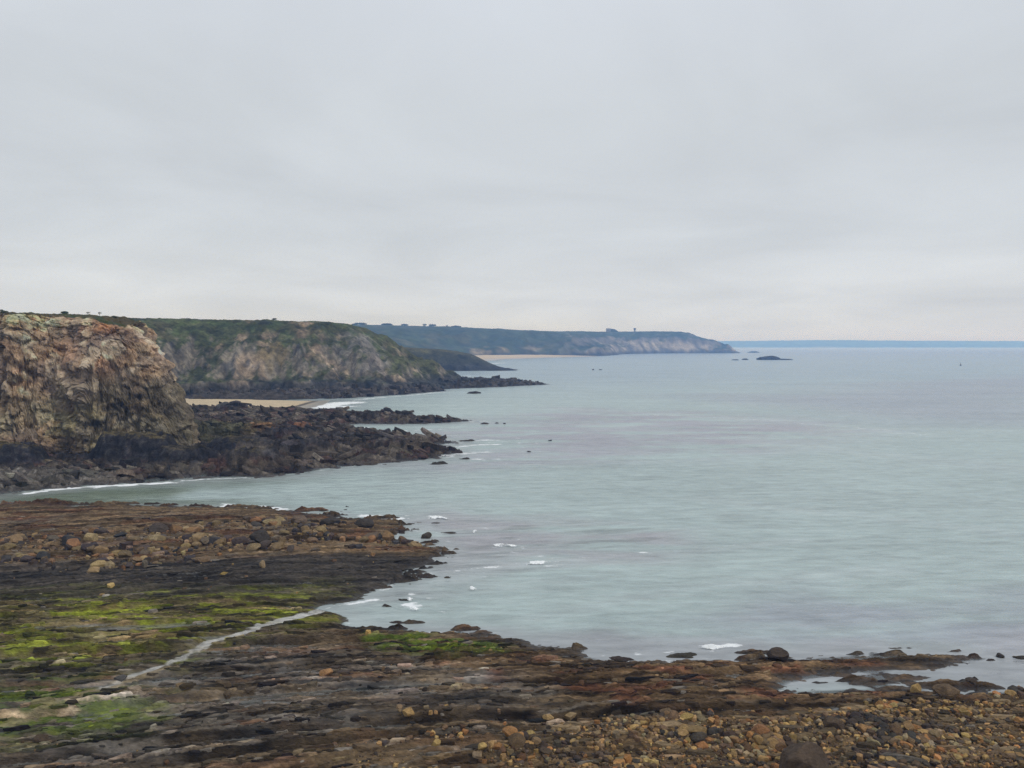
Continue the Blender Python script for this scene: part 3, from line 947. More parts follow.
# low dark spur behind it
SPB = [G(360, 371.5), G(420, 371.2), G(470, 371), G(517, 370.6), G(519, 369.8), G(500, 367.5), G(440, 366), G(360, 366)]
px_ = np.arange(-190, 20, 1.5, dtype=f4)
py_ = np.arange(720, 1010, 1.8, dtype=f4)
PX, PY = np.meshgrid(px_, py_)
psd = sdf(SPB, PX, PY)
w = psd + 4 * fbm(PX / 20, PY / 20, 3, 500) + 4 * (ridge(PX / 18, PY / 40, 3, 501) - .5)
pcap = interp(PX, ((-190, 26), (-130, 23), (-70, 19.5), (-45, 15.5), (-25, 8.5), (-10, 3.8), (0, 2), (8, .5)))
prof = .3 * ss(0, 8, w) + .7 * ss(5, 38, w)
PZ = np.where(w < 0, .3 * w, pcap * prof + 1.0 * fbm(PX / 7, PY / 7, 3, 502) * ss(0, 6, w))
C = np.ones(PX.shape + (3,), f4) * np.array((0.045, 0.045, 0.030), f4)
b1 = fbm(PX / 14, PY / 14, 3, 503)
C = mixc(C, ss(14, 20, PZ + 5 * b1) * .9, (0.075, 0.070, 0.030))
C = mixc(C, ss(8, 4, PZ + 3 * b1) * .8, (0.035, 0.034, 0.036))
C = C * np.clip(1 + .7 * b1, .5, 1.6)[..., None]
spur = grid_mesh('headland', PX, PY, PZ, {'Col': C}, M_head, keep=(PZ > -3))
tag(spur, 'low dark spur tapering into the sea behind the green headland', 'headland', kind='structure')

# long hazy headland
LB = [(-900, 1300), (-260, 1330), (-150, 1500), (-80, 1640), (20, 1720), (80, 1790), (160, 1840), (230, 1900), (290, 2140), (360, 2320), (480, 2440), (640, 2510), (720, 2520), (748, 2560),
      (700, 2700), (560, 3100), (200, 3600), (-900, 3800)]
lx_ = np.arange(-860, 780, 4.0, dtype=f4)
ly_ = np.concatenate([np.arange(1280, 2960, 4.0), np.arange(2960, 3800, 25)]).astype(f4)
LX, LY = np.meshgrid(lx_, ly_)
lsd = coarse(lambda a, b: sdf(LB, a, b), LX, LY, 3)
lg = ridge((LX - .3 * LY) / 110, LY / 300, 4, 600)
w = lsd + 22 * (lg - .45) + 12 * fbm(LX / 90, LY / 90, 3, 601)
lcap = interp(LX, ((-900, 86), (-380, 78), (-120, 76), (20, 73), (160, 70), (300, 69), (470, 71), (560, 71), (620, 67), (665, 57), (700, 42), (720, 26), (736, 12), (748, 2))) + 2.0 * fbm(LX / 120, LY / 120, 3, 602)
steepk = interp(LX, ((-400, 1.9), (-100, 1.7), (120, 1.2), (250, .8), (400, .55), (800, .45)))
prof = .22 * ss(0, 25 * steepk, w) + .5 * ss(10, 130 * steepk, w) + .28 * ss(60, 300 * steepk, w)
LZ = np.where(w < 0, .1 * w, lcap * prof) + np.clip(prof * (1 - prof) * 4, 0, 1) * (7 * (lg - .45) + 4 * fbm(LX / 30, LY / 30, 4, 603)) + ss(0, 10, w) * 1.6 * np.maximum(0, fbm(LX / 18, LY / 18, 2, 604))
gy1, gx1 = np.gradient(LZ, ly_, lx_)
stp = np.sqrt(gx1 ** 2 + gy1 ** 2)
b1 = fbm(LX / 70, LY / 90, 4, 605)
b2 = fbm(LX / 28, LY / 40, 3, 606)
C = np.ones(LX.shape + (3,), f4) * np.array((0.040, 0.055, 0.026), f4)
C = mixc(C, ss(.0, .3, b1) * .7, (0.075, 0.072, 0.036))
rock = ss(.35, .75, stp + .5 * b2) * ss(40, 200, LX)
C = mixc(C, rock * .8, (0.145, 0.125, 0.115))
C = mixc(C, ss(.0, .3, b1 + .5 * b2) * ss(100, 260, LX) * ss(50, 30, LZ) * ss(5, 12, LZ) * .8, (0.26, 0.225, 0.185))
for px, Y, zz, rr, cc in ((487, 1620, 14, 55, (0.30, .235, .15)), (655, 2500, 24, 60, (0.27, .235, .19)), (672, 2510, 16, 60, (0.26, .22, .175)), (535, 1800, 20, 30, (0.2, .165, .12))):
    x0 = (px - 512) / F * Y
    q = np.sqrt((LX - x0) ** 2 + ((LZ - zz) * 2.5) ** 2 + ((LY - Y) * .4) ** 2) + rr * .7 * n2(LX / 30, LY / 30, 607)
    C = mixc(C, ss(rr, rr * .4, q) * .75, cc)
C = mixc(C, ss(12, 4, LZ + 5 * b2) * .75, (0.04, 0.04, 0.042))
C = C * np.clip(1 + .6 * b2, .5, 1.6)[..., None]
far = grid_mesh('headland', LX, LY, LZ, {'Col': C}, M_far, keep=(LZ > -4))
tag(far, 'long flat-topped headland fading into haze beyond the bay', 'headland', kind='structure')

# pale beach at its inner end
FB = [G(438, 362.2), G(484, 361.3), G(500, 359.5), G(535, 358.2), G(590, 356.6), G(600, 355.6), G(540, 355.2), G(440, 355.2), G(400, 358), G(400, 362)]
ex_ = np.arange(-260, 240, 6.0, dtype=f4)
ey_ = np.arange(1080, 1980, 6.0, dtype=f4)
EX, EY = np.meshgrid(ex_, ey_)
esd = sdf(FB, EX, EY) + 8 * n2(EX / 60, EY / 60, 620)
EZ = np.where(esd > 0, np.minimum(.03 * esd, 4.5), .04 * esd)
C = np.ones(EX.shape + (3,), f4) * np.array((0.52, 0.42, 0.30), f4)
wets = ss(1.4, .3, EZ)
C = mixc(C, wets, (0.33, 0.29, 0.24))
fbeach = grid_mesh('beach', EX, EY, EZ, {'Col': C, 'wet': wets * .6}, M_sand, keep=(esd > -40))
tag(fbeach, 'distant pale beach at the inner end of the hazy headland', 'beach', kind='structure')

# far coast along the horizon
qx = np.arange(1500, 11000, 30, dtype=f4)
qy = np.concatenate([np.arange(9000, 10000, 50), np.arange(10000, 11600, 200)]).astype(f4)
QX, QY = np.meshgrid(qx, qy)
d_ = QY - 9050 - 120 * n2(QX / 900, QX * 0 + .5, 640)
qcap = interp(QX, ((1500, 62), (2600, 76), (4000, 88), (4700, 82), (6500, 74), (11000, 60)))
QZ = np.where(d_ < 0, d_ * .05, (qcap + 6 * fbm(QX / 350, QY / 350, 3, 641)) * (.45 * ss(0, 120, d_) + .55 * ss(100, 700, d_))) + 4 * ss(200, 500, d_) * np.maximum(0, fbm(QX / 90, QY / 90, 2, 642))
C = np.ones(QX.shape + (3,), f4) * np.array((0.045, 0.055, 0.032), f4)
C = mixc(C, ss(0, .3, fbm(QX / 250, QY / 250, 3, 643)) * .7, (0.07, 0.075, 0.045))
coast = grid_mesh('distant_hills', QX, QY, QZ, {'Col': C}, M_far)
tag(coast, 'low blue coast lying along the horizon across the bay', 'hills', kind='structure')

# ------------------------------------------------------------------ sea
wx1 = np.concatenate([-np.geomspace(13500, 152, 120), np.arange(-150, 66, 0.36), np.geomspace(67, 13500, 130)]).astype(f4)
wy1 = np.concatenate([np.arange(20, 44, 2.0), np.arange(44, 130, 0.30), np.arange(130, 330, 0.7), np.geomspace(331, 13800, 260)]).astype(f4)
WX, WY = np.meshgrid(wx1, wy1)


def coast_depth(x, y):
    d = -shelf_base(x, y, shelf_sd(x, y))
    d = np.minimum(d, -reef_base(x, y, reef_sd(x, y)))
    d = np.minimum(d, -(sdf(BEACH, x, y)) * .03 + .15)
    d = np.minimum(d, -(sdf(HB, x, y)) * .06 + .3)
    d = np.minimum(d, -(sdf(RB, x, y)) * .08 + .3)
    d = np.minimum(d, -(sdf(FB, x, y)) * .02 + .4)
    return d


DEP = coarse(coast_depth, WX, WY, 2)
swell = (0.03 * np.sin((WY * .96 + WX * .28 + 6 * n2(WX / 40, WY / 40, 700)) * 2 * np.pi / 13) * ss(.1, 1.2, DEP) * ss(600, 200, WY)).astype(f4)
WZ = swell + .03 * n2(WX / 4, WY / 2.5, 702) * ss(300, 120, WY)
WZ = np.where(WY > 900, 0, WZ)
# colour of the water body over sand and over submerged reef
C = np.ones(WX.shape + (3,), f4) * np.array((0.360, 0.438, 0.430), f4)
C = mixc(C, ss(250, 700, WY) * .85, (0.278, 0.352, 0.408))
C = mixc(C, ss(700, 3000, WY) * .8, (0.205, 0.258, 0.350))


def wpoly(poly, soft, wob, seed):
    P = Gs(poly)

    def fn(a, b):
        return sdf(P, a, b) + wob * fbm(a / (wob * 2.6), b / (wob * 1.6), 3, seed)
    return ss(-soft, soft, coarse(fn, WX, WY, 2))


r1 = wpoly([(380, 520), (450, 508), (560, 520), (700, 530), (640, 556), (560, 560), (470, 580), (400, 600), (400, 560)], 7, 9, 710)
r2 = wpoly([(440, 470), (470, 425), (560, 408), (700, 412), (860, 430), (760, 448), (600, 462), (520, 470)], 25, 25, 711)
r3 = wpoly([(620, 640), (760, 600), (1100, 590), (1200, 650), (980, 660), (780, 655)], 6, 7, 712)
r4 = wpoly([(720, 395), (1100, 372), (1100, 430), (860, 420)], 50, 50, 713)
rn = fbm((WX - .3 * WY) / 26, WY / 10, 4, 714)
C = mixc(C, np.clip(r1 * ss(-.35, .15, rn), 0, 1) * .9, (0.330, 0.322, 0.345))
C = mixc(C, np.clip(r2 * ss(-.4, .2, rn), 0, 1) * .9, (0.330, 0.325, 0.365))
C = mixc(C, r3 * ss(-.5, .2, rn) * .85, (0.290, 0.315, 0.355))
r6 = wpoly([(0, 497), (40, 493), (95, 490), (190, 487), (170, 496), (110, 502), (50, 507), (-40, 505)], 4, 4, 717)
C = mixc(C, r6 * .8, (0.150, 0.185, 0.125))
r5 = wpoly([(380, 628), (560, 636), (700, 640), (900, 640), (1100, 630), (1100, 690), (700, 690), (380, 640)], 2.5, 4, 715)
C = mixc(C, r5 * .8, (0.335, 0.335, 0.365))
C = mixc(C, r4 * .7, (0.275, 0.295, 0.350))
C = mixc(C, ss(.10, .35, fbm((WX + .5 * WY) / 12, (WY - .2 * WX) / 2.6, 4, 716)) * np.maximum(r1, .35 * ss(200, 140, WY)) * .55, (0.17, 0.185, 0.185))
C = mixc(C, ss(2.2, .7, DEP) * ss(180, 120, WY) * ss(-25, -55, WX) * .85, (0.105, 0.135, 0.095))
C = mixc(C, ss(1.1, .3, DEP) * .5, (0.29, 0.31, 0.315))
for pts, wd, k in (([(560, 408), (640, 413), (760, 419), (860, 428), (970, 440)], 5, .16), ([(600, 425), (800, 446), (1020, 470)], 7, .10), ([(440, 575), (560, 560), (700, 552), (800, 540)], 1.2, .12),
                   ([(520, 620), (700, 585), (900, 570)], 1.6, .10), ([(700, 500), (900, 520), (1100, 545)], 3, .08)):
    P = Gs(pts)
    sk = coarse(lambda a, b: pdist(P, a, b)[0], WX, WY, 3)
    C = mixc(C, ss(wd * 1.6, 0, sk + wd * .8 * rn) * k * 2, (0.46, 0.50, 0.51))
# foam: along the water line and in breakers
sh = ss(.36, .06, DEP + .10 * n2(WX / 5, WY / 4, 720))
brk = np.clip(.45 + .9 * fbm(WX / 22, WY / 16, 3, 721), 0, 1)
FO = .42 * sh * brk * ss(-.2, .1, DEP + .2)
for pts, wd, k in (([(24, 494), (50, 490), (90, 487), (130, 485), (175, 482.5)], .9, 1.0), ([(178, 481), (230, 478), (262, 478)], .5, .6),
                   ([(222, 505.5), (240, 506.5), (262, 507.5), (285, 510)], 1.0, 1.0), ([(358, 515.5), (380, 517.5), (402, 519.5)], .9, 1.0),
                   ([(318, 408), (332, 405), (352, 402)], 5.0, 1.1), ([(310, 410), (330, 408), (352, 406)], 3.0, .9), ([(350, 400.5), (380, 397.5), (418, 394.5), (446, 391.5)], 2.0, .6),
                   ([(470, 441), (490, 440), (500, 440.5)], 1.0, .7), ([(455, 447), (475, 445), (500, 444)], 1.2, .7), ([(440, 457), (465, 453), (490, 452)], 1.2, .65), ([(470, 459), (500, 459)], 1.0, .55),
                   ([(425, 452), (445, 456)], 1.2, .7), ([(335, 428), (370, 427.5)], 1.2, .6), ([(400, 431), (440, 429)], 1.0, .4), ([(470, 422), (490, 421)], 1.0, .5),
                   ([(540, 560), (590, 557), (660, 552), (740, 545)], .5, .28), ([(640, 414), (760, 420), (860, 428), (960, 439)], 2.2, .30), ([(520, 520), (600, 512)], .6, .2),
                   ([(470, 570), (480, 568), (510, 566)], .5, .5), ([(405, 604), (420, 606)], .5, .8), ([(410, 596), (416, 592)], .4, .7), ([(700, 647), (740, 645)], .3, .8), ([(385, 540), (410, 541)], .6, .6),
                   ([(400, 552), (450, 547)], .5, .4), ([(380, 590), (420, 576)], .5, .4), ([(500, 358.8), (540, 357.5)], 8, .8), ([(478, 364), (505, 363)], 6, .7), ([(420, 378), (470, 376)], 3, .8),
                   ([(325, 608), (345, 604), (380, 600)], .5, .5), ([(600, 655), (680, 652)], .3, .35), ([(735, 350), (765, 350)], 12, .3)):
    P = Gs(pts)
    x0, x1 = min(p[0] for p in P) - wd * 6, max(p[0] for p in P) + wd * 6
    y0, y1 = min(p[1] for p in P) - wd * 6, max(p[1] for p in P) + wd * 6
    i0, i1 = np.searchsorted(wx1, [x0, x1])
    j0, j1 = np.searchsorted(wy1, [y0, y1])
    if i1 <= i0 or j1 <= j0:
        continue
    sl = (slice(j0, j1), slice(i0, i1))
    d_, t__ = pdist(P, WX[sl], WY[sl])
    FO[sl] = np.maximum(FO[sl], k * ss(wd * 2.0, wd * .3, d_ + wd * .6 * n2(WX[sl] / (wd * 2.5), WY[sl] / (wd * 2.5), 722)) * ss(0, .06, t__ + .03) * ss(1, .94, t__ - .03))
lace = np.maximum(wpoly([(395, 515), (440, 505), (520, 530), (570, 565), (500, 590), (430, 620), (390, 625), (400, 580), (440, 555)], 5, 5, 740), wpoly([(440, 435), (520, 432), (560, 445), (500, 465), (440, 470)], 9, 6, 741))
FO = np.maximum(FO, .17 * lace * ss(-.1, .3, n2(WX / 7, WY / 4, 742)))
for px, py, wp in ((440, 519, 40), (509, 547, 46), (545, 564, 60), (415, 608, 34), (715, 649, 50), (477, 533, 20)):
    x0, y0 = G(px, py)
    q = np.hypot((WX - x0) / (wp * y0 / F), (WY - y0) / (wp * y0 / F * .35))
    FO = np.maximum(FO, .26 * ss(1, .1, q))
RIP = np.clip(.55 + .25 * ss(.2, 2, DEP) + .35 * n2(WX / 60, WY / 30, 730), .2, 1.0)
RIP = RIP * np.clip(ss(.0, .8, DEP), .25, 1)
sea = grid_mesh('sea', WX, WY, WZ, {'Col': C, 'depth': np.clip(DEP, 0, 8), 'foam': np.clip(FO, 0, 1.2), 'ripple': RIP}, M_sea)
tag(sea, 'calm grey green sea under an overcast sky', 'sea', kind='structure')
# sea bed under it
bed = mesh_from('seabed', np.array([(-13500, 20, -4.2), (13500, 20, -4.2), (13500, 13800, -4.2), (-13500, 13800, -4.2)], f4), np.array([(0, 1, 2, 3)]),
                {'Col': np.tile(np.array((.2, .2, .17), f4), (4, 1)), 'wet': np.zeros(4, f4)}, M_sand)
tag(bed, 'sandy sea bed under the water', 'sea bed', kind='structure')

# ------------------------------------------------------------------ air
hz = 13900.0
HVx = []
x0, x1, y0, y1, z0, z1 = -13950, 13950, -150, 14000, -5.5, 112
V = np.array([(a, b, c) for a in (x0, x1) for b in (y0, y1) for c in (z0, z1)], f4)
Q = np.array([(0, 1, 3, 2), (4, 6, 7, 5), (0, 4, 5, 1), (2, 3, 7, 6), (0, 2, 6, 4), (1, 5, 7, 3)])
M_haze, t_, out_ = new_mat('haze')
pv = nd(t_, 'ShaderNodeVolumePrincipled')
pv.inputs['Color'].default_value = (0.25, 0.49, 1.0, 1)
pv.inputs['Density'].default_value = 2.4e-4
pv.inputs['Anisotropy'].default_value = 0.0
pv.inputs['Absorption Color'].default_value = (1, 1, 1, 1)
lk(t_, pv.outputs[0], out_.inputs['Volume'])
haze = mesh_from('haze', V, Q, None, M_haze, False)
tag(haze, 'thin blue sea haze hanging over the bay', 'haze', kind='stuff')


# ------------------------------------------------------------------ stones
def icosphere(sub):
    t = (1 + 5 ** .5) / 2
    v = [(-1, t, 0), (1, t, 0), (-1, -t, 0), (1, -t, 0), (0, -1, t), (0, 1, t), (0, -1, -t), (0, 1, -t), (t, 0, -1), (t, 0, 1), (-t, 0, -1), (-t, 0, 1)]
    f = [(0, 11, 5), (0, 5, 1), (0, 1, 7), (0, 7, 10), (0, 10, 11), (1, 5, 9), (5, 11, 4), (11, 10, 2), (10, 7, 6), (7, 1, 8), (3, 9, 4), (3, 4, 2), (3, 2, 6), (3, 6, 8), (3, 8, 9), (4, 9, 5),
         (2, 4, 11), (6, 2, 10), (8, 6, 7), (9, 8, 1)]
    v = [np.array(p, float) / np.linalg.norm(p) for p in v]
    for _ in range(sub):
        cache, g = {}, []

        def mid(a, b):
            k = (min(a, b), max(a, b))
            if k not in cache:
                m = v[a] + v[b]
                v.append(m / np.linalg.norm(m))
                cache[k] = len(v) - 1
            return cache[k]
        for a, b, c in f:
            ab, bc, ca = mid(a, b), mid(b, c), mid(c, a)
            g += [(a, ab, ca), (b, bc, ab), (c, ca, bc), (ab, bc, ca)]
        f = g
    return np.array(v, f4), np.array(f, np.int32)


ICO = {s: icosphere(s) for s in (1, 2, 3, 4)}
rng = np.random.RandomState(11)


def stone_verts(sub, r, cuts=9, bump=.12, fr_=1.6):
    v = ICO[sub][0].copy()
    v = v * (1 + bump * fbm3(v[:, 0] * fr_ + r.rand() * 50, v[:, 1] * fr_ + 9, v[:, 2] * fr_, 3, int(r.rand() * 999)))[:, None]
    for _ in range(cuts):
        n = r.randn(3)
        n /= np.linalg.norm(n)
        d = r.uniform(.52, .85)
        k = np.maximum(0, v @ n - d)
        v = v - .92 * k[:, None] * n
    v = v * (1 + .05 * fbm3(v[:, 0] * 6, v[:, 1] * 6, v[:, 2] * 6 + r.rand() * 30, 2, 77))[:, None]
    v = v / np.abs(v).max(0)
    return v.astype(f4)


stone_meshes = []
for i in range(16):
    v = stone_verts(3, rng, 11)
    o = mesh_from('boulder', v, ICO[3][1], None, M_stone, smooth=False)
    stone_meshes.append(o.data)
    bpy.data.objects.remove(o)


def put_stone(name, x, y, z, s, rz, colr, label, cat, group=None, me=None, sink=.35, tilt=.25):
    o = bpy.data.objects.new(name, me or stone_meshes[rng.randint(16)])
    col.objects.link(o)
    o.location = (x, y, z + s[2] * (1 - 2 * sink))
    o.scale = s
    o.rotation_euler = (rng.uniform(-tilt, tilt), rng.uniform(-tilt, tilt), rz)
    o.color = (*colr, 1)
    tag(o, label, cat, group)
    return o


TAN = [(a * 1.08, b * 1.03, c * .92) for a, b, c in [(0.21, 0.148, 0.068), (0.175, 0.120, 0.060), (0.235, 0.17, 0.085), (0.135, 0.092, 0.050), (0.115, 0.082, 0.055), (0.19, 0.105, 0.048), (0.085, 0.063, 0.044), (0.16, 0.135, 0.095), (0.055, 0.042, 0.032), (0.07, 0.046, 0.03)]]
DRK = [(0.045, 0.038, 0.032), (0.06, 0.045, 0.035), (0.07, 0.05, 0.035)]


def jit(c, k=.18):
    s = 1 + rng.uniform(-k, k)
    return tuple(max(.01, v * s * (1 + rng.uniform(-.06, .06))) for v in c)


# named boulders of the foreshore: (px, py of the foot, width px, height px, colour, label)
NAMED = ((778, 661, 23, 12, DRK[1], 'round dark brown boulder perched on the reef edge'),
         (800, 774, 56, 30, DRK[2], 'large dark brown boulder at the near edge of the cobbles'),
         (915, 693, 12, 9, (0.30, .20, .08), 'yellow boulder beside the still inlet pool'),
         (946, 696, 26, 12, (0.11, .075, .045), 'brown boulder standing in the inlet pool'),
         (330, 527, 22, 9, DRK[0], 'dark mound shaped boulder at the back of the boulder band'),
         (365, 527, 22, 8, DRK[0], 'dark flat boulder near the seaward end of the boulder band'),
         (262, 541, 26, 12, DRK[0], 'broad black boulder amid the tan boulders'),
         (388, 541, 13, 10, (0.19, .12, .06), 'tan boulder with water at its foot on the seaward end'),
         (402, 541, 10, 8, (0.12, .075, .045), 'reddish brown boulder in the shallows at the end of the band'),
         (426, 538, 12, 7, (0.06, .05, .04), 'small dark boulder alone in the shallow water'),
         (263, 567, 8, 8, (0.26, .19, .11), 'pale tan boulder lying alone on the black rock band'),
         (94, 572, 13, 6, (0.30, .21, .11), 'orange tan slab at the edge of the black rock band'),
         (106, 596, 7, 3, (0.36, .33, .28), 'small white stone on the black rock band'),
         (326, 677, 14, 6, (0.30, .17, .08), 'flat orange stone on the wet grey strata'),
         (548, 714, 12, 7, (0.30, .20, .09), 'pale yellow boulder on the brown strata'),
         (570, 715, 14, 7, (0.24, .17, .09), 'tan boulder just beside the pale yellow boulder on the strata'),
         (120, 678, 14, 7, (0.08, .075, .07), 'grey boulder beside the tan vein'),
         (1020, 692, 9, 6, (0.07, .05, .04), 'dark low boulder at the mouth of the inlet pool'),
         (972, 684, 14, 5, DRK[1], 'dark flat rock lying in the still water of the inlet'),
         (1000, 657, 8, 6, DRK[0], 'small round dark rock off the tip of the reef finger'),
         (760, 736, 20, 12, (0.22, .11, .05), 'rust brown boulder in the middle of the cobble field'))
for px, py, wp, hp, c, lab in NAMED:
    x, y = G(px, py, .4)
    zg = float(samp(np.array([x]), np.array([y]))[0])
    x, y = G(px, py, max(zg, 0))
    zg = float(samp(np.array([x]), np.array([y]))[0])
    s = wp * y / F / 2
    put_stone('boulder', x, y, max(zg, -.1), (s, s * .8, max(.12, hp * y / F * .62)), rng.uniform(-.3, .3), c, lab, 'boulder', sink=.2, tilt=.1)

# boulder band by the inlet and cobble field: candidate stones, the largest become individuals
cand = []


def sow(n, xr, yr, dens, s0, s1, pal, zone, pw=2.2):
    x = rng.uniform(*xr, n)
    y = rng.uniform(*yr, n)
    keep = rng.rand(n) < dens(x, y)
    x, y = x[keep], y[keep]
    z = samp(x, y)
    s = s0 + (s1 - s0) * rng.rand(len(x)) ** pw
    nz = fbm(x / 5, y / 2.2, 3, 810) + .35 * fbm(x / 1.6, y / 1, 2, 811)
    s = s * np.clip(1 + 1.2 * fbm(x / 7, y / 3, 2, 812), .6, 1.6)
    for a, b, c, d, e in zip(x, y, z, s, nz):
        if c > -.12:
            cand.append((a, b, c, d, pal(a, b, e), zone))


def pal_tan(a, b, e):
    if rng.rand() < .10 + 1.6 * max(e, -.05):
        return DRK[rng.randint(3)]
    c = TAN[rng.randint(len(TAN))]
    return (c[0] * 1.36, c[1] * 1.30, c[2] * 1.22)


def pal_band(a, b, e):
    c = DRK[rng.randint(3)] if rng.rand() < .38 else TAN[rng.randint(7)]
    return (c[0] * .98, c[1] * 1.04, c[2] * 1.25)


BANDP = Gs([(-60, 540), (40, 536), (110, 532), (190, 530), (240, 522), (330, 520), (400, 526), (425, 540), (400, 548), (300, 552), (215, 562), (120, 576), (60, 574), (-60, 580)], .7)


def d_band(x, y):
    s = sdf(BANDP, x, y)
    return ss(-1.5, 2.5, s) * ss(-.12, .28, fbm(x / 8, y / 4, 3, 800) + .06)


def d_cob(x, y):
    return np.clip(sampf(Z_COB, x, y) + .28 * sampf(Z_COB2, x, y) * ss(0, .2, fbm(x / 5, y / 2, 3, 801)), 0, 1) * np.clip(.75 + 1.2 * fbm(x / 6, y / 3, 3, 802), .12, 1)


def d_scatter(x, y):
    s = sampf(sd, x, y)
    return ss(1, 4, s) * (.02 + .35 * ss(.12, .4, fbm(x / 12, y / 4, 3, 803)))


sow(9000, (-72, -9), (78, 112), d_band, .12, .85, pal_band, 'band', 4.6)
sow(60000, (-16, 54), (41, 63), d_cob, .06, .32, pal_tan, 'cobble', 2.4)
sow(90, (-10, 50), (44, 60), d_cob, .36, .62, pal_tan, 'cobble', 2.0)
sow(6500, (-60, 50), (42, 100), d_scatter, .09, .36, pal_tan, 'scatter', 3.2)
# size in the photograph decides which are built one by one
cand.sort(key=lambda c: -(c[3] / c[1]) * (1 if abs(c[0] / c[1]) < .66 and c[1] > 45 else .01))
LAB = {'band': ('weathered boulder among the boulder band beside the narrow inlet', 'boulders of the band beside the inlet'),
       'cobble': ('angular tan stone lying in the near cobble field', 'large stones of the near cobble field'),
       'scatter': ('loose stone lying by itself on the layered rock shelf', 'loose stones scattered over the rock shelf')}
NB = 262
for a, b, c, d, colr, zone in cand[:NB]:
    put_stone('boulder', a, b, c, (d * rng.uniform(.85, 1.3), d * rng.uniform(.7, 1.0), d * rng.uniform(.45, .75)), rng.uniform(0, 6.28), jit(colr), LAB[zone][0], 'boulder', LAB[zone][1], sink=.25)

def slab_proto(r):
    n = 6
    t = np.sort(r.uniform(0, 2 * np.pi, n))
    t = np.linspace(0, 2 * np.pi, n, endpoint=False) + r.uniform(-.35, .35, n)
    a = np.stack([np.cos(t), np.sin(t)], 1) * r.uniform(.7, 1.05, (n, 1))
    b = a * r.uniform(.72, .95) + r.uniform(-.08, .08, 2)
    V = np.concatenate([np.c_[a, np.full(n, -1.)], np.c_[b, .6 + .5 * r.rand(n)], [[b[:, 0].mean(), b[:, 1].mean(), 1.0]]])
    Fq = []
    for i in range(n):
        j = (i + 1) % n
        Fq += [(i, j, n + j), (i, n + j, n + i), (n + i, n + j, 2 * n)]
    return V.astype(f4), np.array(Fq, np.int32)


SLABS = [slab_proto(rng) for _ in range(24)]


proto2 = [stone_verts(2, rng, 8) for _ in range(14)]
proto1 = [stone_verts(1, rng, 3, .2) for _ in range(14)]


def merged(name, items, sq=(.45, .8)):
    Vs, Fs, Cs, n0 = [], [], [], 0
    for a, b, c, d, colr, zone in items:
        big = d > .30
        v = (proto2 if big else proto1)[rng.randint(14)]
        f = ICO[2 if big else 1][1]
        if rng.rand() < .85:
            v, f = SLABS[rng.randint(len(SLABS))]
        s = np.array((d * rng.uniform(.85, 1.35), d * rng.uniform(.7, 1.0), d * rng.uniform(*sq)), f4)
        t = rng.uniform(0, 6.28)
        tx = rng.uniform(-.35, .35)
        w_ = v * s
        w_ = np.stack([w_[:, 0], w_[:, 1] * math.cos(tx) - w_[:, 2] * math.sin(tx), w_[:, 1] * math.sin(tx) + w_[:, 2] * math.cos(tx)], 1)
        w_ = np.stack([w_[:, 0] * math.cos(t) - w_[:, 1] * math.sin(t), w_[:, 0] * math.sin(t) + w_[:, 1] * math.cos(t), w_[:, 2]], 1)
        Vs.append(w_ + np.array((a, b, c + s[2] * .25), f4))
        Fs.append(f + n0)
        Cs.append(np.tile(np.array(jit(colr, .42), f4), (len(v), 1)))
        n0 += len(v)
    return mesh_from(name, np.concatenate(Vs), np.concatenate(Fs), {'Col': np.concatenate(Cs)}, M_cobble, smooth=False)


rest = cand[NB:]
cob = merged('cobbles', rest)
tag(cob, 'small tan cobbles strewn between the larger stones of the shore', 'cobbles', kind='stuff')


# ------------------------------------------------------------------ broken slabs lying on the bedrock
def slabs(name, P, S3, rot, tx, ty, cols, mat, wetv=None):
    """one mesh of many broken slabs: P (n,3), S3 (n,3), rot/tilts (n,), cols (n,3)"""
    k = rng.randint(len(SLABS), size=len(P))
    Vs, Fs, Cs, n0 = [], [], [], 0
    for q, (v, f) in enumerate(SLABS):
        m = k == q
        if not m.any():
            continue
        w_ = v[None] * S3[m][:, None, :]
        w_ = w_ + np.stack([w_[..., 2] * 0, w_[..., 2] * 0, w_[..., 0] * tx[m][:, None] + w_[..., 1] * ty[m][:, None]], -1)
        c, s_ = np.cos(rot[m])[:, None], np.sin(rot[m])[:, None]
        w_ = np.stack([w_[..., 0] * c - w_[..., 1] * s_, w_[..., 0] * s_ + w_[..., 1] * c, w_[..., 2]], -1) + P[m][:, None, :]
        nn = m.sum()
        Fs.append((f[None] + (np.arange(nn) * len(v))[:, None, None] + n0).reshape(-1, 3))
        Vs.append(w_.reshape(-1, 3))
        Cs.append(np.repeat(cols[m], len(v), 0))
        n0 += nn * len(v)
    Cs = np.concatenate(Cs).astype(f4)
    at = {'Col': Cs}
    if wetv is not None:
        at['wet'] = np.full(len(Cs), wetv, f4)
    return mesh_from(name, np.concatenate(Vs).astype(f4), np.concatenate(Fs), at, mat, smooth=False)


def col_jit(c, lo, hi):
    n = len(c)
    return c * (lo + (hi - lo) * rng.rand(n, 1) ** 1.6) * (1 + .025 * rng.randn(n, 3))


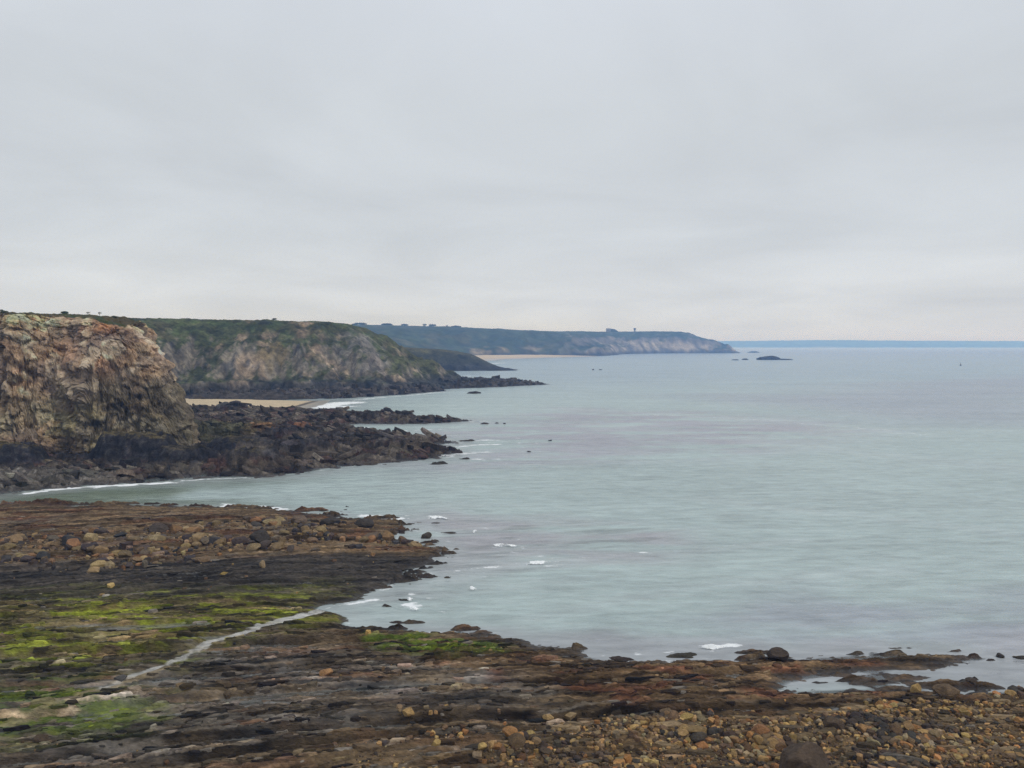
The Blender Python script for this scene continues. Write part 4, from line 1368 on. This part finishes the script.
N = 52000
x = rng.uniform(-80, 55, N).astype(f4)
y = (40 * (110 / 40) ** rng.rand(N)).astype(f4)
sv = sampf(sd, x, y)
dn = (.25 + .75 * ss(-.15, .3, fbm(x / 9, strata_s(x, y) / 1.6, 3, 850))) * ss(.0, 1.5, sv) * (1 - .45 * sampf(Z_COB, x, y)) * (1 - .55 * sampf(Z_BROWN, x, y)) * (1 - .8 * sampf(pool, x, y)) * (sampf(chd, x, y) > 1.0) * (np.abs(x) < .75 * y + 5)
m = rng.rand(N) < dn
x, y = x[m], y[m]
n_ = len(x)
Lh = .07 + .34 * rng.rand(n_) ** 3.6
S3 = np.stack([Lh * rng.uniform(1.0, 3.2, n_), Lh * rng.uniform(.3, .8, n_), Lh * rng.uniform(.15, .5, n_)], 1)
base_c = sampf(SHELF_C, x, y)
dkm = sampf(Z_DARK, x, y)
S3[:, 2] *= 1 - .55 * dkm
cc = base_c + (col_jit(base_c, .35, 2.3) - base_c) * (1 - .6 * dkm)[:, None]
pale = rng.rand(n_) < .035
tanz = (rng.rand(n_) < .55) & (sampf(Z_COB, x, y) > .4)
cc[tanz] = np.array((.19, .135, .075)) * rng.uniform(.35, 1.5, (tanz.sum(), 1))
S3[tanz] *= 1.5
cc[pale] = np.array((.19, .165, .135)) * rng.uniform(.7, 1.3, (pale.sum(), 1))
ob = slabs('loose_slabs', np.stack([x, y, samp(x, y) + S3[:, 2] * .2], 1), S3, np.arctan(.14 - .0031 * x) + rng.normal(0, .13, n_), rng.normal(0, .08, n_), rng.normal(.05, .22, n_), np.clip(cc, .012, .5), M_shelf, .12)
tag(ob, 'broken slabs lying along the beds of the rock shelf', 'slabs', kind='stuff')

# angular blocks littering the reef, the cliff foot and the foot of the green headland
N = 30000
x = rng.uniform(-125, -2, N).astype(f4)
y = rng.uniform(134, 325, N).astype(f4)
i = np.clip(np.searchsorted(rx_, x), 0, len(rx_) - 1)
j = np.clip(np.searchsorted(ry_, y), 0, len(ry_) - 1)
zv, sv = RZ[j, i], rsd[j, i]
dn = ss(-1.5, 2.0, sv) * (.15 + .85 * ss(-.1, .25, fbm(x / 10, y / 8, 3, 860))) * ss(-.5, 0, zv) * (sdf(CL, x, y) < 3) * (1 - .93 * ss(1.5, 2.4, zv) * (y < 185))
m = rng.rand(N) < dn
x, y, zv = x[m], y[m], zv[m]
n_ = len(x)
Lh = .2 + 1.25 * rng.rand(n_) ** 4
S3 = np.stack([Lh * rng.uniform(1.0, 2.8, n_), Lh * rng.uniform(.5, 1.1, n_), Lh * rng.uniform(.2, .5, n_)], 1)
cc = col_jit(RC[j[m], i[m]], .5, 1.9)
ob = slabs('reef_blocks', np.stack([x, y, zv + S3[:, 2] * .2], 1), S3, rng.normal(.15, .3, n_), rng.normal(-.12, .25, n_), rng.normal(.1, .35, n_), np.clip(cc, .012, .4), M_reef, .05)
tag(ob, 'angular dark blocks littering the reef and the cliff foot', 'rubble', kind='stuff')
N = 9000
x = rng.uniform(-175, 20, N).astype(f4)
y = rng.uniform(370, 560, N).astype(f4)
i = np.clip(np.searchsorted(hx_, x), 0, len(hx_) - 1)
j = np.clip(np.searchsorted(hy_, y), 0, len(hy_) - 1)
zv = HZ[j, i]
dn = ss(-.4, .3, zv) * ss(5.0, 2.0, zv)
m = rng.rand(N) < dn * .6
x, y, zv = x[m], y[m], zv[m]
n_ = len(x)
Lh = .4 + 2.0 * rng.rand(n_) ** 4
S3 = np.stack([Lh * rng.uniform(.8, 1.7, n_), Lh * rng.uniform(.6, 1.1, n_), Lh * rng.uniform(.4, .9, n_)], 1)
cc = col_jit(HC[j[m], i[m]], .6, 2.0)
ob = slabs('headland_blocks', np.stack([x, y, zv + S3[:, 2] * .2], 1), S3, rng.uniform(-.6, .9, n_), rng.normal(0, .2, n_), rng.normal(0, .25, n_), np.clip(cc, .015, .4), M_reef, .0)
tag(ob, 'dark fallen blocks along the foot of the green headland', 'rubble', kind='stuff')

# ------------------------------------------------------------------ rocks standing in the sea
SEA_ROCKS = ((401, 432, 11, 7, 'square dark rock standing in the water off the reef'), (372, 431, 14, 5, 'low dark rock close to the reef edge'),
             (434, 440, 27, 4, 'long flat dark rock off the reef point'), (469, 441, 31, 4, 'long dark rock beyond the reef point with foam beside it'),
             (457, 453, 17, 6, 'humped dark rock in the foam off the reef'), (440, 464, 25, 4, 'flat dark rock on the near side of the reef point'),
             (465, 459, 12, 3, 'small flat rock nearest the foam streaks'), (485, 424, 14, 3, 'low rock off the tip of the long reef finger'),
             (497, 423.5, 5, 2, 'tiny rock farther off the long reef finger'), (504, 424, 4, 2.5, 'dark rock tip in open water past the reef finger'),
             (550, 441, 5, 2, 'lone dark rock tip awash in the bay'), (529, 452, 5, 2, 'dot of dark rock awash in the middle of the bay'),
             (472, 393.5, 19, 4, 'dark rock before the point of the green headland'), (512, 380, 24, 5, 'low rocks behind the point of the green headland'),
             (593, 370, 4, 2.5, 'tiny dark skerry alone in the outer bay'), (601, 370, 5, 1.8, 'flat skerry beside a tiny skerry in the outer bay'),
             (323, 511, 11, 2.5, 'low dark rock in the inlet before the shelf'), (345, 510, 10, 2.5, 'dark rock in the narrow inlet mouth'), (348, 507, 6, 2.5, 'small dark rock at the inlet mouth, farthest out'),
             (436, 523, 12, 2, 'rock awash below a breaking wave'), (448, 533, 20, 2.5, 'long rock awash off the boulder band'),
             (425, 577, 26, 5, 'dark fin of rock in the shallows off the black band'), (448, 578, 12, 2.5, 'small dark fin of rock off the black band'),
             (404, 600, 18, 4, 'reddish weed covered rock off the green shelf'), (387, 606, 16, 3.5, 'dark weed covered rock beside the stream mouth'),
             (395, 622, 22, 3, 'long low rock awash off the green shelf'), (680, 656, 40, 3.5, 'long thin ledge awash off the brown reef'), (620, 659, 30, 3.5, 'dark thin ledge awash off the weedy reef'),
             (692, 663, 30, 3, 'short ledge awash beside a small breaker'), (1024, 658, 26, 3, 'low ledge awash off the reef finger tip'), (990, 660, 12, 2.5, 'small ledge off the reef finger tip'))
for px, py, wp, hp, lab in SEA_ROCKS:
    x, y = G(px, py)
    s = wp * y / F / 2
    h = max(hp * y / F, .18)
    v = stone_verts(4, rng, 5, .35, 2.2)
    v[:, 2] += .22 * fbm3(v[:, 0] * 4, v[:, 1] * 4, v[:, 2] * 0, 3, rng.randint(999))
    o = mesh_from('sea_rock', v, ICO[4][1], None, M_stone, smooth=False)
    o.location = (x, y, -h * .45)
    o.scale = (s, max(s * .5, h * .7), h * 1.05)
    o.rotation_euler = (0, 0, rng.uniform(-.15, .25))
    o.color = (*jit((0.042, .034, .028)), 1)
    tag(o, lab, 'rock')

# islet off the far headland, with two low skirts
for px, py, wp, hp, lab in ((769, 359.8, 30, 6.5, 'dark humped islet off the tip of the hazy headland'), (785, 359.9, 16, 1.4, 'low ledge at the seaward foot of the humped islet'),
                            (746, 359.8, 9, 1.5, 'low skerry just beside the humped islet'), (735, 360.2, 8, 1.0, 'flat skerry farthest from the humped islet'), (752, 352.6, 16, 1.6, 'low rock at the tip of the hazy headland')):
    x, y = G(px, py)
    s = wp * y / F / 2
    h = hp * y / F
    v = stone_verts(4, rng, 3, .3, 2)
    if hp > 4:
        v[:, 0] *= 1 - .45 * np.clip(v[:, 2], 0, 1)
        v[:, 0] -= .25 * np.clip(v[:, 2], 0, 1)
    o = mesh_from('islet', v, ICO[4][1], None, M_stone, smooth=False)
    o.location = (x, y, -h * .2)
    o.scale = (s, s * .7, h * 1.15)
    o.color = (0.035, 0.034, 0.032, 1)
    tag(o, lab, 'islet')

# ------------------------------------------------------------------ breaking waves
WAVES = ((440, 519, 26, 7, -.38, 'white breaking wave closest to the boulder band'), (509, 547, 30, 5.5, -.12, 'white breaking wave in the middle of three'),
         (545, 564, 34, 5, .18, 'thin curling white breaker farthest out in the bay'), (416, 611, 14, 4, 0, 'small white breaker off the stream mouth'),
         (411, 601, 7, 7, .6, 'tiny white splash beside the weedy rocks'), (473, 590, 6, 4, .2, 'tiny white crest alone in the shallows'), (715, 649, 24, 3, .05, 'small white breaker before the brown reef'),
         (477, 533, 8, 3, -.2, 'small white crest between two breaking waves'))
for px, py, wp, hp, rz, lab in WAVES:
    x, y = G(px, py)
    L = wp * y / F * 1.25
    Wd = max(hp * y / F * 2.0, .7)
    u = np.linspace(0, 1, 70, dtype=f4)
    vv = np.linspace(-1, 1, 26, dtype=f4)
    U, Vv = np.meshgrid(u, vv)
    env = (np.sin(np.pi * np.clip(U, 0, 1)) ** .45) * (1.15 - .75 * U)
    A = (U - .5) * L
    B = Vv * Wd * .5 * env + .5 * n2(U * 3, U * 0 + px, 900) * Wd * .3
    Zz = .06 + .42 * env * np.exp(-((Vv - .1) * 1.7) ** 2) + .10 * fbm(A * 2, B * 2, 3, 901) * env
    fo_ = np.clip(1.2 * env * (1 - np.abs(Vv) ** 1.6), 0, 1)
    c, s_ = math.cos(rz), math.sin(rz)
    o = grid_mesh('breaking_wave', x + A * c - B * s_, y + A * s_ + B * c, Zz - .03, {'foam': fo_}, M_foam)
    tag(o, lab, 'wave', 'breaking waves off the rock shelf')


# ------------------------------------------------------------------ trees and bushes on the skylines
def crown_mesh(n, rx, rz, leaf, r, lumps):
    cs = [(r.uniform(-.6, .6) * rx, r.uniform(-.6, .6) * rx, r.uniform(-.3, .5) * rz, r.uniform(.45, .75)) for _ in range(lumps)]
    Vs, Fs = [], []
    for i in range(n):
        cx, cy, cz, k = cs[r.randint(lumps)]
        d = r.randn(3)
        d = d / np.linalg.norm(d) * r.uniform(.5, 1) ** .5
        p = np.array((cx + d[0] * rx * k, cy + d[1] * rx * k, cz + d[2] * rz * k))
        a = r.randn(3)
        a /= np.linalg.norm(a)
        b = np.cross(a, r.randn(3))
        b /= np.linalg.norm(b)
        s = leaf * r.uniform(.6, 1.3)
        n0 = len(Vs)
        Vs += [p - a * s, p + b * s * .55, p + a * s, p - b * s * .55]
        Fs.append((n0, n0 + 1, n0 + 2, n0 + 3))
    return np.array(Vs, f4), np.array(Fs, np.int32)


def trunk_mesh(h, r0, r):
    Vs, Fs = [], []

    def limb(p, q, ra, rb):
        n0 = len(Vs)
        for c, rr in ((p, ra), (q, rb)):
            for k in range(6):
                t = k * math.pi / 3
                Vs.append((c[0] + rr * math.cos(t), c[1] + rr * math.sin(t), c[2]))
        for k in range(6):
            Fs.append((n0 + k, n0 + (k + 1) % 6, n0 + 6 + (k + 1) % 6, n0 + 6 + k))
    m = (r.uniform(-.08, .08) * h, 0, h * .5)
    limb((0, 0, -.3 * h), m, r0, r0 * .7)
    limb(m, (m[0] * 2, 0, h), r0 * .7, r0 * .35)
    for _ in range(4):
        t = r.uniform(0, 6.28)
        limb(m, (m[0] + math.cos(t) * h * .35, math.sin(t) * h * .35, h * r.uniform(.75, 1.0)), r0 * .5, r0 * .2)
    return np.array(Vs, f4), np.array(Fs, np.int32)


def ground(which, x, y):
    GXs, GYs, GZs = which
    i = min(max(int(np.searchsorted(GXs, x)) - 1, 0), len(GXs) - 1)
    j = min(max(int(np.searchsorted(GYs, y)) - 1, 0), len(GYs) - 1)
    return float(GZs[j, i])


T_C, T_H, T_L = (ax_, ay_, VZ), (hx_, hy_, HZ), (lx_, ly_, LZ)


def crest(which, px, y0, y1):
    """the point of a land's skyline in the direction of a photo column"""
    best = None
    for Y in np.linspace(y0, y1, 160):
        x = (px - 512) / F * Y
        z = ground(which, x, Y)
        k = (z - H) / Y
        if best is None or k > best[0]:
            best = (k, x, Y, z)
    return best[1:]


def tree(name, which, px, y0, y1, hpx, wpx, label, cat, group=None, leaves=260, lumps=5, stem=.45):
    x, y, z = crest(which, px, y0, y1)
    k_ = .7 if which is T_C else 1.0
    hh, ww = hpx * k_ * y / F, wpx * k_ * y / F
    r = np.random.RandomState(int(px * 7) % 9999)
    root = empty(name, (x, y, z - .1))
    tv, tf = trunk_mesh(hh * .75, hh * .05, r)
    tr = mesh_from('trunk', tv, tf, None, M_bark)
    tr.parent = root
    cv, cf = crown_mesh(leaves, ww * .5, hh * (1 - max(stem, 0)) * .55, max(hh, ww) * .09, r, lumps)
    cv[:, 2] += hh * (stem + (1 - stem) * .5)
    cr = mesh_from('crown', cv, cf, None, M_leaf, smooth=False)
    cr.parent = root
    return tag(root, label, cat, group)


tree('bush', T_C, 5, 172, 250, 5, 11, 'dark bush on the cliff top at its left end', 'bush', stem=-.25)
tree('bush', T_C, 66, 172, 250, 3.5, 12, 'low rounded dark bush on the cliff top edge', 'bush', stem=-.25)
tree('small_tree', T_C, 89, 172, 290, 5, 6, 'thin small tree on the skyline above the cliff', 'tree', leaves=90)
tree('small_tree', T_C, 101, 172, 290, 6, 5, 'taller windblown small tree on the skyline above the cliff', 'tree', leaves=80)
tree('bush', T_C, 115, 172, 290, 3, 9, 'low dark bush behind the rusty cliff top', 'bush', stem=-.25)
tree('bush', T_H, 275, 430, 640, 2.2, 5, 'small bush alone on the skyline of the green headland', 'bush', stem=-.25)
for px, hp, wp, lab in ((356, 3.5, 6, 'hazy tree on the far skyline where the green headland cuts it off'), (363, 4.5, 8, 'broad hazy tree clump on the far skyline'), (386, 3.2, 11, 'wide low hazy tree on the far skyline'),
                        (405, 3.5, 8, 'hazy round tree on the far skyline before a gap'), (425, 4.8, 3.5, 'narrow tall hazy tree on the far skyline'), (432, 4.2, 7, 'hazy tree beside the narrow tall one'),
                        (447, 3.5, 2, 'thin lone hazy tree on the far skyline'), (457, 2.2, 9, 'low hazy hedge tree on the far skyline')):
    tree('tree', T_L, px, 1500, 3300, hp * .55, wp * 1.1, lab, 'tree', 'trees on the hazy skyline', leaves=260, stem=-.25)


# ------------------------------------------------------------------ buildings on the far headland
def box(x0, x1, y0, y1, z0, z1):
    V = [(a, b, c) for a in (x0, x1) for b in (y0, y1) for c in (z0, z1)]
    return V, [(0, 1, 3, 2), (4, 6, 7, 5), (0, 4, 5, 1), (2, 3, 7, 6), (0, 2, 6, 4), (1, 5, 7, 3)]


def boxes(name, specs, mat, parent):
    Vs, Fs = [], []
    for s in specs:
        v, f = box(*s)
        Fs += [tuple(i + len(Vs) for i in q) for q in f]
        Vs += v
    o = mesh_from(name, np.array(Vs, f4), np.array(Fs, np.int32), None, mat, False)
    o.parent = parent
    return o


x, y, z = crest(T_L, 609, 2350, 3000)
u = y / F
fort = empty('fort', (x, y, z - 1))
boxes('wall', [(-3 * u, 1.5 * u, -6, 6, -2, 3.4 * u)], M_wall, fort)
V = np.array([(1.5 * u, -8, -3), (1.5 * u, 8, -3), (1.5 * u, 8, 3.0 * u), (1.5 * u, -8, 3.0 * u), (5 * u, -8, 2.6 * u), (5 * u, 8, 2.6 * u), (10 * u, -8, -3), (10 * u, 8, -3), (7.5 * u, -8, 1.3 * u), (7.5 * u, 8, 1.3 * u)], f4)
bank = mesh_from('earth_bank', np.concatenate([V, V[:2]]), np.array([(3, 4, 5, 2), (4, 8, 9, 5), (8, 6, 7, 9), (0, 6, 8, 3), (3, 8, 4, 4), (1, 2, 9, 7), (2, 5, 9, 9), (0, 3, 2, 1)]), None, M_leaf, False)
bank.parent = fort
boxes('opening', [(-1.9 * u, -1.1 * u, -6.3, -6.1, 1 * u, 1.9 * u)], M_dark, fort)
tag(fort, 'low flat-topped fort with a sloping bank on the hazy skyline', 'building')

x, y, z = crest(T_L, 634.5, 2350, 3000)
u = y / F
tw = empty('lookout_tower', (x, y, z - 1))
boxes('wall', [(-.75 * u, .75 * u, -2.4, 2.4, -2, 2.2 * u)], M_wall, tw)
boxes('lookout_room', [(-1.1 * u, 1.1 * u, -3.4, 3.4, 2.2 * u, 3.3 * u)], M_dark, tw)
boxes('roof', [(-1.25 * u, 1.25 * u, -3.9, 3.9, 3.3 * u, 3.6 * u)], M_wall, tw)
tag(tw, 'tiny square lookout tower alone on the hazy skyline', 'tower')

# ------------------------------------------------------------------ far boat
x, y = G(960.5, 365.5)
bt = empty('boat', (x, y, 0))
n = 9
Vs = []
for i in range(n):
    t = i / (n - 1)
    wdt = 1.1 * (1 - (2 * t - .75) ** 2 * .6) * (1 if t < .85 else .45)
    for sgn, zz, kx in ((-1, 1.0, 1), (-1, -.3, .55), (1, -.3, .55), (1, 1.0, 1)):
        Vs.append((-3 + 6 * t, sgn * wdt * kx, zz + (.35 * t * t if zz > 0 else 0)))
Fs = []
for i in range(n - 1):
    for k in range(4):
        Fs.append((i * 4 + k, i * 4 + (k + 1) % 4, (i + 1) * 4 + (k + 1) % 4, (i + 1) * 4 + k))
Fs += [(0, 1, 2, 3), ((n - 1) * 4, (n - 1) * 4 + 3, (n - 1) * 4 + 2, (n - 1) * 4 + 1)]
h_ = mesh_from('hull', np.array(Vs, f4), np.array(Fs, np.int32), None, M_hull, False)
h_.parent = bt
boxes('cabin', [(-.6, 1.3, -.7, .7, 1.0, 2.4)], M_cabin, bt)
boxes('mast', [(-.95, -.75, -.1, .1, .9, 4.2)], M_hull, bt)
bt.rotation_euler = (0, 0, 1.2)
tag(bt, 'tiny dark boat far out on the open water', 'boat')
